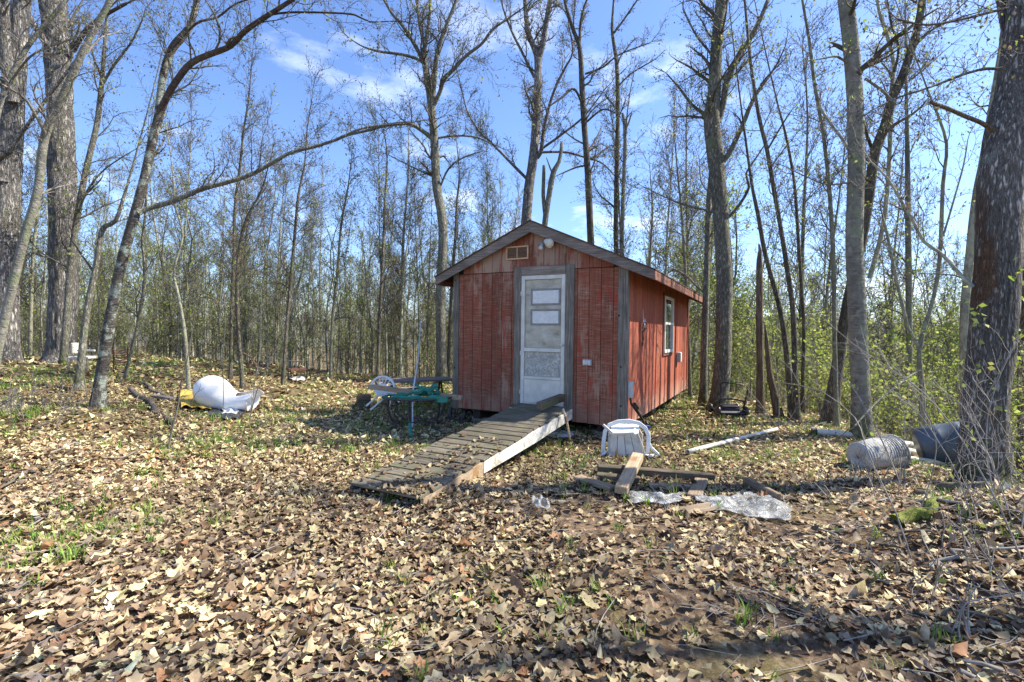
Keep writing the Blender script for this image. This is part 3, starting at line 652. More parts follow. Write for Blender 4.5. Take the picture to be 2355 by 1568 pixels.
class Crown:
    def __init__(s, seed, minr=0.004, maxlev=4, up=0.25, gn=0.16, dens=1.0, tipleaf=0.0):
        s.r = random.Random(seed); s.polys = []; s.sides = []; s.tips = []; s.minr = minr; s.maxlev = maxlev; s.up = up; s.gn = gn; s.dens = dens
    def branch(s, p, d, length, r, lev):
        rd = s.r; seg = max(0.07, length/(7 if lev < 2 else 5)); n = max(2, int(length/seg)) if lev < 3 else 3; seg = seg if lev < 3 else length/3
        x, y, z = p; dx, dy, dz = d; pts = [(x, y, z)]; rad = [r]; gn = s.gn*(1.0+0.25*lev)
        up = s.up*(0.4 if lev == 0 else 0.22)
        kids = []
        for i in range(n):
            dx += rd.gauss(0, gn); dy += rd.gauss(0, gn); dz += rd.gauss(0, gn)+up*0.5
            l = math.sqrt(dx*dx+dy*dy+dz*dz); dx /= l; dy /= l; dz /= l
            x += dx*seg; y += dy*seg; z += dz*seg; t = (i+1)/n
            rr = max(s.minr*0.8, r*(1-t)**0.8*0.85+r*0.10); pts.append((x, y, z)); rad.append(rr)
            if i > 0 or lev > 0: kids.append((x, y, z, dx, dy, dz, rr, t))
        s.polys.append((pts, rad)); s.sides.append(5 if r > 0.035 else (4 if r > 0.02 else 3))
        if lev >= s.maxlev-1: s.tips.append((x, y, z))
        if lev < s.maxlev:
            per = s.dens*(1.6 if lev < 2 else 1.15)
            for (x, y, z, dx, dy, dz, rr, t) in kids:
                m = int(per) + (1 if rd.random() < per-int(per) else 0)
                for _ in range(m):
                    a = rd.uniform(0, 6.283); sp = rd.uniform(0.45, 1.05)
                    # random perpendicular
                    ux, uy, uz = rd.gauss(0, 1), rd.gauss(0, 1), rd.gauss(0, 1)
                    dt = ux*dx+uy*dy+uz*dz; ux -= dt*dx; uy -= dt*dy; uz -= dt*dz; l = math.sqrt(ux*ux+uy*uy+uz*uz)+1e-6
                    q = math.sin(sp)/l; c = math.cos(sp)
                    nl = length*rd.uniform(0.28, 0.55)*(1-0.45*t)
                    if nl > 0.10: s.branch((x, y, z), (dx*c+ux*q, dy*c+uy*q, dz*c+uz*q+0.1), nl, max(s.minr, rr*rd.uniform(0.4, 0.65)), lev+1)
    def along(s, pts, rads, t0, n, lenf, lev=1, ang=(0.5, 1.1)):
        """side branches on a main path"""
        rd = s.r; N_ = len(pts)
        for k in range(n):
            t = t0+(1-t0)*(k+rd.random())/n; i = min(N_-2, max(1, int(t*(N_-1)))); p = pts[i]; d = (pts[i+1]-pts[i-1]).normalized()
            u = Vector((rd.gauss(0, 1), rd.gauss(0, 1), rd.gauss(0, 1))); u = (u-u.dot(d)*d).normalized(); sp = rd.uniform(*ang)
            dd = d*math.cos(sp)+u*math.sin(sp); dd.z += 0.15; dd.normalize()
            r = min(rads[i]*rd.uniform(0.22, 0.5), 0.06)
            s.branch(tuple(p), tuple(dd), lenf*rd.uniform(0.5, 1.1)*(1-0.35*t), max(r, s.minr*1.6), lev)
    def mesh(s): return tube_mesh(s.polys, s.sides)
GREENS = [(0.30, 0.38, 0.07), (0.38, 0.44, 0.10), (0.24, 0.33, 0.06), (0.40, 0.40, 0.12)]
BUDS = [(0.16, 0.13, 0.07), (0.22, 0.19, 0.09), (0.12, 0.09, 0.06)]
def leaf_cloud(points, n_per, size, spread, cols, seed, droop=0.6):
    rg = np.random.RandomState(seed); P0 = np.repeat(np.asarray(points, float), n_per, 0); n = len(P0)
    c = P0+rg.normal(0, spread, (n, 3)); d = rg.normal(0, 1, (n, 3)); d[:, 2] -= droop*1.5; d /= np.linalg.norm(d, axis=1, keepdims=True)
    u = np.cross(d, rg.normal(0, 1, (n, 3))); u /= np.linalg.norm(u, axis=1, keepdims=True)+1e-9
    sz = size*rg.uniform(0.5, 1.4, n)[:, None]; wd = sz*rg.uniform(0.22, 0.45, n)[:, None]
    nn = np.cross(d, u)
    V = np.stack([c, c+d*sz*0.45+u*wd+nn*sz*.12, c+d*sz, c+d*sz*0.45-u*wd+nn*sz*.12], 1).reshape(-1, 3)
    q = np.arange(n*4).reshape(-1, 4); cc = np.asarray(cols)[rg.randint(0, len(cols), n)]*rg.uniform(0.7, 1.3, n)[:, None]
    return np_mesh('leaves', V, q, np.full(n, 4), False, np.repeat(cc, 4, 0))

tree_seed = [100]
def traced_tree(name, label, cat, stem, depth, mat, base=None, limbs=(), crown=(0.5, 14, 1.6), group=None, fine=24, furrow=0.05, flare=0.35,
                top_ext=4.0, leaf=0.10, leafcols=GREENS, buds=True, lean=0.0, maxlev=3, broken=False, twigmat='twig', cells=22, ws=0.9):
    """stem / limbs: pixel polylines (px, py, width px); depth in metres (or per limb a pair start,end)."""
    tree_seed[0] += 1; sd = tree_seed[0]
    d0, d1 = (depth if isinstance(depth, tuple) else (depth, depth))
    def conv(poly, a, b):
        n = len(poly); pts = []; rad = []
        for i, (px, py, wp) in enumerate(poly):
            d = a+(b-a)*i/max(1, n-1); pts.append(P(px, py, d)); rad.append(ws*wp*0.5*d/FPX/math.sqrt(1+((px-1177)/FPX)**2))
        return pts, rad
    sp, sr = conv(stem, d0, d1)
    b_ = sp[0]; zb = tz(b_.x, b_.y)
    if b_.z > zb+0.05:
        dirn = (sp[0]-sp[1]).normalized(); dirn.x *= 0.6; k = (b_.z-zb+0.15)/max(0.3, -dirn.z)
        sp.insert(0, b_+dirn*k); sr.insert(0, sr[0]*1.12)
    else: sp[0].z = zb-0.12
    org = Vector((sp[0].x, sp[0].y, tz(sp[0].x, sp[0].y)))
    root = empty(name, org, 0, label, cat, group)
    if not broken:
        d = (sp[-1]-sp[-2]).normalized(); d.z = max(d.z, 0.5)
        ext = sp[-1]
        for k in range(3):
            d = (d+Vector((0, 0, 0.1))).normalized(); ext = ext+d*(top_ext/3); sp.append(ext.copy()); sr.append(sr[-1]*0.62)
    step = 0.07 if fine >= 40 else (0.10 if fine >= 20 else 0.16)
    pts, rad = smooth_path([p-org for p in sp], sr, step)
    fr = furrows(furrow, sd, flare, 0.0, cells)
    me = tube_mesh([([tuple(p) for p in pts], rad)], fine, furrow=fr, cap=broken)
    link('trunk', me, M[mat], root)
    cr = Crown(sd*7, minr=0.0030*max(1, depth[0]/9 if isinstance(depth, tuple) else depth/9), maxlev=maxlev, dens=1.1)
    if crown[1]: cr.along(pts, rad, crown[0], crown[1], crown[2])
    allp = []
    for lb in limbs:
        poly = lb[0]; a, b2 = lb[1] if len(lb) > 1 else (d1, d1)
        lp, lr = conv(poly, a, b2)
        lp = [p-org for p in lp]
        lpts, lrad = smooth_path(lp, lr, 0.10)
        # end continues off as a thinning branch
        link('branch', tube_mesh([([tuple(p) for p in lpts], lrad)], 12 if poly[0][2] > 12 else 7, furrow=furrows(0.04, sd+3, 0, 0, 9), cap=True), M[lb[3] if len(lb) > 3 else mat], root)
        nb = lb[2] if len(lb) > 2 else 8
        if nb:
            ln_ = sum((lpts[i+1]-lpts[i]).length for i in range(len(lpts)-1))
            cr.along(lpts, lrad, 0.12, nb, min(1.5, 0.35*ln_+0.25))
            e = (lpts[-1]-lpts[-2]).normalized(); cr.branch(tuple(lpts[-1]), tuple(e), min(1.6, ln_*0.4), lrad[-1], 1)
    if cr.polys: tag(link('twigs', cr.mesh(), M[twigmat], root), kind='stuff')
    if cr.tips:
        rg = random.Random(sd)
        if buds:
            t_ = [p for p in cr.tips if rg.random() < 0.5]
            if t_: tag(link('buds', leaf_cloud(t_, 2, 0.034*max(1, d0/12), 0.05, BUDS, sd, 1.5), M['leaf'], root), kind='stuff')
        if leaf:
            t_ = [p for p in cr.tips if rg.random() < leaf*0.42]
            if t_: tag(link('leaves', leaf_cloud(t_, 4, 0.042*max(1, d0/12), 0.04, leafcols, sd+1, 1.0), M['leaf'], root), kind='stuff')
    return root

# ---- the big trees and named stems, left to right
traced_tree('oak_tree', 'broad pale grey trunk rising along the left edge of the photo, forking high up', 'tree',
    [(8, 862, 84), (10, 760, 76), (12, 600, 74), (16, 450, 74), (24, 300, 66), (36, 150, 56), (50, 0, 48)], 12.2, 'oak', fine=56, furrow=0.045,
    limbs=[([(6, 420, 34), (-10, 300, 30), (-20, 180, 28)], (12, 12), 3), ([(30, 235, 36), (12, 120, 36), (4, 0, 38)], (12, 11.6), 3), ([(20, 350, 12), (90, 250, 10), (180, 130, 8), (250, 20, 6)], (11.9, 11), 8)], ws=0.95, crown=(0.5, 14, 2.2))
traced_tree('oak_tree', 'massive dark furrowed oak trunk with its right side lit, second from the left edge', 'tree',
    [(141, 836, 112), (142, 812, 90), (143, 770, 82), (145, 620, 78), (145, 480, 80), (141, 330, 78), (136, 180, 74), (126, 60, 76), (120, -10, 78)], 13.2, 'oak', fine=72, furrow=0.07, cells=30,
    limbs=[([(168, 118, 16), (196, 72, 14), (230, 42, 12), (290, 8, 9)], (13, 12.5), 6, 'limb'), ([(120, 120, 22), (80, 60, 20), (40, -10, 18)], (13, 12.5), 4)], ws=0.86, crown=(0.55, 16, 2.4))
traced_tree('young_beech_tree', 'slender smooth grey tree leaning right across the two big left trunks', 'tree',
    [(-22, 900, 36), (-6, 800, 32), (20, 695, 29), (52, 560, 28), (86, 440, 27), (104, 310, 26), (148, 214, 24), (190, 120, 21), (206, 88, 19), (250, 8, 17), (262, -20, 16)], (8.8, 8.8), 'beech', fine=24, furrow=0.015,
    limbs=[([(104, 306, 10), (60, 230, 9), (15, 200, 8)], (8.7, 8.0), 6), ([(-14, 300, 20), (10, 210, 18), (62, 110, 16), (128, 30, 14), (160, -10, 12)], (8.0, 8.4), 10), ([(10, 210, 8), (70, 130, 7), (150, 95, 6), (200, 80, 3)], (8.1, 7.6), 8)],
    ws=0.86, crown=(0.3, 12, 1.5), twigmat='twig_pale', leaf=0.1)
traced_tree('maple_tree', 'thin greenish trunk just right of the massive dark oak, behind the leaning cherry', 'tree',
    [(160, 640, 20), (172, 536, 19), (190, 428, 18), (205, 360, 17), (222, 290, 16), (230, 230, 15), (236, 171, 13), (241, 100, 10), (247, 20, 8), (250, -20, 7)], 12.6, 'maple', fine=16,
    limbs=[([(176, 500, 7), (200, 440, 7), (240, 390, 5), (300, 350, 3)], (12.6, 12), 5), ([(232, 200, 9), (262, 150, 8), (300, 100, 6), (330, 40, 4)], (12.6, 12.4), 8), ([(232, 175, 8), (215, 130, 6), (205, 70, 4)], (12.6, 12.4), 4)], crown=(0.15, 26, 1.7), leaf=0.5)
traced_tree('crooked_tree', 'crooked narrow trunk with a dark hooked elbow between the big oak and the leaning cherry', 'tree',
    [(183, 874, 26), (188, 816, 22), (200, 713, 20), (215, 640, 18), (226, 580, 16), (233, 535, 16), (243, 520, 15), (266, 508, 12), (282, 460, 9), (300, 400, 6)], 9.6, 'maple', fine=16, furrow=0.03,
    limbs=[([(217, 628, 8), (190, 590, 6), (170, 560, 4)], (9.6, 9.5), 4)], crown=(0.4, 12, 1.4), leaf=0.6)
traced_tree('cherry_tree', 'leaning dark cherry tree with pale lichen patches and a fork, in front at left', 'tree',
    [(224, 934, 50), (230, 890, 45), (243, 800, 40), (262, 690, 37), (283, 590, 35), (308, 500, 34), (332, 410, 31), (352, 320, 30), (366, 262, 30), (368, 225, 25), (378, 160, 24), (396, 112, 26), (412, 92, 27), (436, 62, 22), (446, 30, 20), (455, -12, 19)], (8.3, 8.5), 'cherry', fine=40, furrow=0.015, flare=0.25, cells=14,
    limbs=[([(366, 262, 26), (384, 222, 22), (410, 180, 21), (440, 145, 21), (480, 126, 20), (530, 106, 19), (556, 78, 18), (590, 52, 17), (640, 20, 15), (682, -8, 13), (720, -40, 12)], (8.4, 7.6), 16, 'limb'),
           ([(610, 36, 7), (660, 29, 7), (740, 29, 6), (815, 34, 6), (850, 50, 4), (930, 50, 3), (1010, 72, 2)], (7.9, 7.6), 8, 'limb'),
           ([(318, 490, 20), (345, 478, 19), (400, 462, 18), (460, 436, 17), (520, 420, 15), (580, 400, 14), (640, 366, 13), (670, 350, 11), (720, 338, 10), (770, 322, 9), (830, 296, 7), (880, 288, 5), (930, 284, 4)], (8.35, 9.2), 18, 'maple'),
           ([(396, 112, 7), (450, 55, 8), (500, 40, 7), (540, 10, 6), (600, -10, 5)], (8.4, 8.0), 8, 'limb')],
    ws=0.74, crown=(0.35, 14, 1.6))
traced_tree('oak_tree', 'tall narrow oak standing behind the table beside the left corner of the shed', 'tree',
    [(1016, 868, 34), (1014, 800, 30), (1013, 680, 28), (1018, 560, 27), (1016, 500, 27), (1004, 430, 25), (1001, 380, 25), (998, 315, 24), (993, 262, 22), (988, 220, 20), (980, 170, 18), (975, 120, 14), (985, 60, 9), (990, 0, 7)], 15.0, 'maple', fine=24, furrow=0.03,
    limbs=[([(992, 255, 16), (997, 200, 15), (1001, 150, 14), (1008, 110, 13), (1022, 70, 11), (1045, 10, 9), (1055, -20, 8)], (15, 14.6), 14),
           ([(996, 245, 12), (1012, 210, 12), (1022, 180, 12), (1042, 160, 11), (1072, 128, 10), (1108, 100, 8), (1132, 68, 7), (1165, 45, 5), (1200, 20, 4)], (15, 14), 14),
           ([(976, 150, 12), (962, 120, 11), (945, 90, 11), (922, 55, 10), (900, 30, 8), (880, -5, 6)], (15, 15.2), 12),
           ([(978, 145, 8), (950, 132, 9), (915, 124, 8), (870, 118, 7), (830, 105, 4), (800, 85, 3)], (15, 14.5), 10),
           ([(998, 322, 13), (975, 304, 12), (950, 288, 11), (925, 284, 10), (880, 290, 9), (845, 300, 8), (801, 311, 6), (770, 325, 4)], (15, 14.4), 10),
           ([(980, 120, 9), (965, 60, 9), (958, 0, 8), (955, -20, 7)], (15, 14.8), 8),
           ([(1002, 318, 7), (1050, 312, 6), (1095, 316, 5), (1130, 330, 3)], (15, 14.6), 8),
           ([(1012, 430, 6), (1030, 390, 6), (1060, 365, 5), (1100, 350, 3)], (15, 14.6), 8),
           ([(992, 405, 5), (950, 385, 4), (900, 360, 3)], (15, 14.6), 6)], ws=0.8, crown=(0.42, 26, 2.2), leaf=0.06, top_ext=3)
traced_tree('oak_tree', 'grey forked oak rising straight behind the peak of the shed roof', 'tree',
    [(1206, 560, 27), (1209, 510, 26), (1216, 430, 25), (1224, 376, 24), (1230, 320, 22), (1234, 257, 21), (1236, 200, 20), (1237, 137, 20), (1228, 110, 15), (1214, 75, 14), (1209, 30, 12), (1207, -15, 11)], 18.5, 'oak', fine=24, furrow=0.03,
    limbs=[([(1238, 140, 15), (1248, 100, 14), (1256, 50, 14), (1263, 10, 13), (1268, -20, 12)], (18.5, 18), 12),
           ([(1234, 362, 14), (1244, 345, 11), (1250, 300, 9), (1259, 257, 8), (1270, 220, 7), (1282, 190, 7), (1300, 155, 6), (1316, 120, 4), (1308, 60, 3)], (18.5, 17.6), 12),
           ([(1211, 411, 8), (1192, 392, 8), (1170, 370, 7), (1126, 325, 6), (1100, 300, 5), (1075, 257, 4), (1060, 200, 3)], (18.5, 17.5), 12),
           ([(1228, 178, 8), (1205, 130, 7), (1180, 80, 7), (1160, 30, 5), (1150, -10, 4)], (18.5, 18), 10),
           ([(1248, 340, 7), (1290, 310, 6), (1340, 270, 5), (1380, 220, 3)], (18.4, 17.8), 8),
           ([(1245, 350, 7), (1300, 350, 6), (1345, 362, 5), (1385, 376, 4), (1418, 410, 3)], (18.4, 17.8), 10)], crown=(0.5, 22, 2.2), leaf=0.03, top_ext=3)
traced_tree('broken_tree', 'short broken two pronged dead trunk just right of the shed roof peak', 'tree',
    [(1252, 560, 16), (1253, 512, 15), (1262, 450, 14), (1268, 415, 14), (1274, 392, 13), (1285, 372, 10), (1290, 345, 9), (1291, 325, 6)], 16.5, 'maple', fine=16, furrow=0.06, broken=True,
    limbs=[([(1253, 500, 10), (1249, 450, 10), (1250, 400, 9), (1250, 380, 7)], (16.5, 16.4), 0), ([(1270, 400, 5), (1264, 385, 4), (1256, 362, 2)], (16.5, 16.4), 0)], crown=(0.5, 0, 1))
traced_tree('oak_tree', 'straight brownish oak behind the right slope of the shed roof', 'tree',
    [(1360, 600, 19), (1357, 536, 18), (1353, 440, 18), (1350, 380, 17), (1344, 300, 16), (1341, 257, 15), (1338, 200, 15), (1336, 154, 14), (1331, 103, 12), (1318, 70, 10), (1300, 10, 8), (1295, -20, 7)], 17.2, 'mapled', fine=18, furrow=0.03,
    limbs=[([(1332, 105, 8), (1335, 51, 8), (1345, 10, 6), (1360, -20, 5)], (17.2, 17), 10), ([(1342, 250, 7), (1320, 205, 6), (1290, 225, 6), (1262, 245, 4)], (17.2, 16.6), 6), ([(1345, 170, 6), (1385, 155, 5), (1425, 125, 4), (1490, 100, 3)], (17.2, 16.6), 8),
           ([(1350, 380, 5), (1325, 385, 5), (1300, 395, 4), (1278, 405, 2)], (17.2, 16.8), 4), ([(1349, 280, 6), (1385, 252, 5), (1415, 260, 4)], (17.2, 16.8), 6)], ws=0.85, crown=(0.45, 22, 2.0), leaf=0.03, top_ext=3)
traced_tree('maple_tree', 'thin tall trunk with a high wishbone fork right of the shed roof peak', 'tree',
    [(1418, 620, 13), (1416, 536, 13), (1418, 376, 12), (1420, 290, 11), (1420, 205, 11), (1417, 140, 10), (1411, 100, 9), (1407, 65, 7), (1411, 0, 5)], 16.2, 'mapled', fine=14,
    limbs=[([(1412, 75, 6), (1437, 41, 5), (1465, 0, 4)], (16.2, 16), 8), ([(1420, 200, 5), (1450, 170, 4), (1500, 140, 3)], (16.2, 16), 8)], crown=(0.4, 14, 1.8), leaf=0.05, top_ext=2.5)
traced_tree('birch_tree', 'broken mottled thin trunk close beside the thin wishbone trunk over the shed roof', 'tree',
    [(1430, 640, 12), (1430, 536, 12), (1434, 411, 10), (1437, 340, 10), (1436, 300, 8), (1432, 260, 7)], 15.8, 'beech', fine=14, broken=True,
    limbs=[([(1437, 325, 5), (1441, 270, 4), (1448, 215, 3), (1458, 165, 2)], (15.8, 15.6), 4), ([(1437, 300, 5), (1446, 280, 5), (1453, 255, 3)], (15.8, 15.7), 0)], crown=(0.3, 10, 1.2), leaf=0)
traced_tree('maple_tree', 'thick straight maple behind the mower, right of the shed, with a high fork', 'tree',
    [(1652, 944, 56), (1655, 905, 44), (1662, 827, 41), (1664, 740, 40), (1665, 643, 39), (1660, 550, 38), (1655, 470, 38), (1647, 380, 39), (1638, 300, 40), (1637, 262, 38), (1643, 200, 31), (1647, 110, 29), (1653, 40, 27), (1658, -15, 25)], 10.6, 'maple', fine=44, furrow=0.03, cells=26,
    limbs=[([(1650, 280, 19), (1662, 240, 16), (1670, 190, 15), (1684, 155, 15), (1702, 125, 14), (1722, 92, 13), (1745, 50, 11), (1765, 0, 9)], (10.6, 10.2), 16),
           ([(1660, 375, 14), (1680, 345, 13), (1706, 290, 12), (1728, 236, 10), (1750, 200, 8), (1777, 162, 6)], (10.6, 10.1), 10),
           ([(1620, 262, 10), (1590, 240, 7), (1560, 200, 5), (1533, 170, 3)], (10.6, 10.3), 10),
           ([(1640, 130, 7), (1600, 80, 5), (1570, 20, 4)], (10.6, 10.4), 10),
           ([(1675, 500, 8), (1700, 470, 8), (1722, 430, 7), (1715, 400, 5), (1740, 360, 4), (1760, 330, 3)], (10.6, 10.3), 6),
           ([(1645, 490, 6), (1610, 480, 5), (1570, 470, 5), (1533, 455, 3), (1480, 430, 2)], (10.6, 10.6), 8)], ws=0.96, crown=(0.45, 34, 2.0), leaf=0.45, twigmat='twig')
traced_tree('maple_tree', 'thinner trunk standing close against the left of the thick maple behind the mower', 'tree',
    [(1615, 958, 24), (1617, 900, 20), (1619, 800, 19), (1622, 717, 18), (1625, 620, 17), (1627, 533, 16), (1630, 460, 15), (1638, 360, 13), (1640, 280, 10)], 11.2, 'maple', fine=18, crown=(0.3, 14, 1.5), top_ext=2, leaf=0.3)
traced_tree('snag', 'rough standing dead trunk splintered at the top, right of the thick maple', 'dead tree',
    [(1749, 955, 26), (1748, 900, 21), (1747, 790, 19), (1746, 680, 18), (1746, 600, 16), (1747, 575, 9), (1744, 560, 3)], 9.9, 'snag', fine=20, furrow=0.12, broken=True, crown=(0.3, 0, 1))
traced_tree('snag', 'leaning split dead stem, pale and pointed, beside the rough standing dead trunk', 'dead tree',
    [(1795, 975, 26), (1785, 930, 22), (1768, 850, 15), (1762, 780, 10), (1758, 745, 3)], 9.6, 'snag', fine=12, furrow=0.15, broken=True, crown=(0.3, 0, 1))
SL_ = 'slender trunks right of the shed'
traced_tree('slender_tree', 'slender trunk with a bend at mid height, second stem right of the dead trunk', 'tree',
    [(1822, 972, 18), (1808, 808, 15), (1790, 698, 13), (1760, 588, 12), (1742, 490, 11), (1731, 440, 9), (1722, 380, 7)], 9.5, 'mapled', fine=12, group=SL_, crown=(0.4, 16, 1.3), leaf=0.2, twigmat='twig')
traced_tree('slender_tree', 'slender dark trunk curving left from base to top past the leaning dead stem', 'tree',
    [(1834, 974, 19), (1828, 870, 17), (1823, 717, 14), (1808, 607, 13), (1790, 497, 12), (1778, 430, 12), (1764, 348, 11), (1746, 275, 10), (1731, 183, 9), (1722, 110, 8), (1712, 0, 6)], 9.3, 'mapled', fine=14, group=SL_, crown=(0.3, 26, 1.4), leaf=0.35,
    limbs=[([(1764, 345, 6), (1790, 300, 5), (1815, 260, 4)], (9.3, 9.1), 6), ([(1740, 210, 5), (1760, 180, 4), (1800, 140, 3)], (9.3, 9.1), 6)])
traced_tree('slender_tree', 'very straight thin trunk midway between the dead trunk and the pale beech', 'tree',
    [(1845, 985, 12), (1846, 860, 11), (1848, 753, 10), (1842, 650, 9), (1836, 560, 9), (1826, 422, 8), (1806, 310, 7), (1788, 240, 5)], 10.4, 'mapled', fine=10, group=SL_, crown=(0.35, 18, 1.3), leaf=0.3)
traced_tree('slender_tree', 'slender stem left of the pale beech that leans left toward its top', 'tree',
    [(1924, 990, 15), (1921, 900, 13), (1918, 735, 12), (1917, 640, 12), (1914, 560, 12), (1907, 440, 11), (1893, 310, 10), (1884, 260, 10), (1871, 183, 9), (1863, 110, 8), (1848, 20, 7), (1842, -15, 6)], 8.9, 'thin', fine=12, group=SL_, crown=(0.3, 24, 1.4), leaf=0.35,
    limbs=[([(1884, 245, 9), (1910, 285, 8), (1940, 325, 8), (1962, 365, 7)], (8.9, 8.2), 4)])
traced_tree('beech_tree', 'smooth grey beech trunk with dark moss, standing straight in front at right', 'tree',
    [(1980, 1020, 62), (1981, 990, 50), (1977, 880, 45), (1972, 760, 44), (1968, 680, 43), (1964, 570, 42), (1966, 480, 41), (1969, 367, 41), (1967, 300, 41), (1965, 220, 40), (1957, 110, 38), (1946, 20, 38), (1942, -15, 37)], 7.8, 'beech', fine=40, furrow=0.012, cells=9,
    limbs=[([(1950, 148, 7), (1925, 130, 6), (1890, 135, 4), (1860, 140, 3)], (7.8, 7.4), 8), ([(1988, 180, 7), (2030, 210, 8), (2060, 240, 5), (2072, 232, 4)], (7.8, 7.6), 5), ([(1950, 420, 5), (1900, 424, 4), (1840, 400, 3), (1800, 380, 2)], (7.8, 7.4), 8)], ws=1.0, crown=(0.5, 18, 1.5), leaf=0.35)
traced_tree('maple_tree', 'dark curving tree that leans right behind the smooth grey beech', 'tree',
    [(1905, 985, 50), (1912, 930, 44), (1922, 863, 38), (1936, 772, 33), (1953, 680, 32), (1975, 580, 31), (1990, 500, 30), (2000, 430, 30), (2012, 350, 30), (2033, 293, 29), (2052, 225, 28), (2076, 170, 26), (2098, 105, 24), (2114, 40, 23), (2122, -15, 22)], (9.2, 8.6), 'mapled', fine=32, furrow=0.03,
    limbs=[([(1998, 640, 16), (2005, 620, 15), (2030, 520, 14), (2040, 430, 13), (2046, 330, 13), (2049, 220, 12), (2054, 150, 11), (2043, 95, 11), (2022, 30, 9), (2015, -15, 8)], (9.4, 9.2), 18, 'thin'),
           ([(2056, 165, 9), (2066, 110, 8), (2050, 60, 7), (2040, 0, 5)], (8.8, 8.6), 8), ([(2005, 345, 12), (1985, 285, 9), (1975, 240, 6)], (9, 9), 4),
           ([(2100, 110, 8), (2130, 80, 6), (2180, 40, 5), (2230, -5, 4)], (8.6, 8.2), 10)], ws=0.85, crown=(0.4, 26, 1.6), leaf=0.3)
traced_tree('slender_tree', 'thin trunk with a diagonal dead limb between the grey beech and the big stripped trunk', 'tree',
    [(2122, 1010, 18), (2120, 900, 16), (2114, 800, 14), (2142, 700, 12), (2158, 620, 12), (2164, 520, 12), (2168, 420, 11), (2176, 330, 9), (2150, 250, 7), (2130, 200, 5)], 7.6, 'thin', fine=14, group=SL_,
    limbs=[([(2114, 800, 11), (2090, 760, 11), (2072, 690, 10), (2056, 620, 10), (2040, 540, 8), (2030, 500, 6)], (7.6, 7.7), 8), ([(2114, 850, 8), (2070, 880, 7), (2010, 930, 6), (1960, 985, 4)], (7.6, 7.2), 5), ([(2168, 545, 7), (2190, 470, 6), (2215, 380, 5), (2225, 320, 3)], (7.6, 7.5), 8)], crown=(0.45, 20, 1.4), leaf=0.4)
traced_tree('slender_tree', 'faint mid distance trunk seen between the dark curving tree and the big stripped trunk', 'tree',
    [(2090, 1000, 20), (2090, 800, 19), (2089, 640, 18), (2087, 460, 16), (2086, 350, 14), (2084, 250, 10)], 13.0, 'thin', fine=12, group=SL_, crown=(0.35, 18, 1.8), leaf=0.4)
traced_tree('oak_tree', 'big leaning furrowed trunk with a stripped reddish wound, near the right edge', 'tree',
    [(2260, 1120, 160), (2261, 1085, 134), (2262, 1000, 116), (2266, 900, 112), (2280, 800, 114), (2287, 700, 116), (2293, 600, 118), (2297, 500, 120), (2303, 400, 118), (2316, 300, 110), (2334, 220, 102), (2347, 120, 98), (2356, 30, 95), (2362, -25, 92)], (5.25, 5.5), 'oak_r', fine=96, furrow=0.045, cells=36, flare=0.12,
    limbs=[([(2284, 300, 15), (2255, 282, 13), (2220, 268, 12), (2180, 250, 12), (2148, 238, 11), (2140, 234, 9)], (5.4, 5.0), 0, 'snag'),
           ([(2310, 160, 9), (2270, 158, 9), (2225, 168, 8), (2156, 194, 7), (2110, 210, 6), (2060, 226, 5), (1991, 262, 3), (1960, 290, 2)], (5.4, 5.0), 16),
           ([(2340, 10, 9), (2300, 22, 9), (2230, 40, 8), (2156, 55, 7), (2110, 56, 5), (2065, 45, 4)], (5.4, 5.0), 12),
           ([(2240, 660, 12), (2215, 640, 11), (2185, 605, 11), (2160, 580, 10), (2125, 556, 10), (2100, 510, 9), (2072, 462, 8), (2040, 410, 6), (2000, 370, 4)], (5.4, 6.2), 8, 'thin'),
           ([(2330, 130, 26), (2312, 70, 24), (2300, 0, 22), (2296, -20, 20)], (5.6, 5.7), 4)],
    ws=1.0, crown=(0.6, 16, 1.5), leaf=0.15, twigmat='twig')
traced_tree('oak_tree', 'dark trunk half hidden at the extreme right edge beyond the big stripped trunk', 'tree',
    [(2352, 1000, 34), (2353, 800, 32), (2351, 600, 30), (2354, 400, 28), (2362, 200, 24)], 8.5, 'mapled', fine=20, crown=(0.4, 14, 1.6), leaf=0.3)
traced_tree('maple_tree', 'grey trunk peeking out along the left side of the big stripped trunk', 'tree',
    [(2215, 1000, 26), (2216, 860, 26), (2218, 720, 26), (2232, 560, 26), (2245, 450, 24), (2262, 350, 20)], 8.2, 'thin', fine=20, crown=(0.4, 12, 1.5), leaf=0.3)
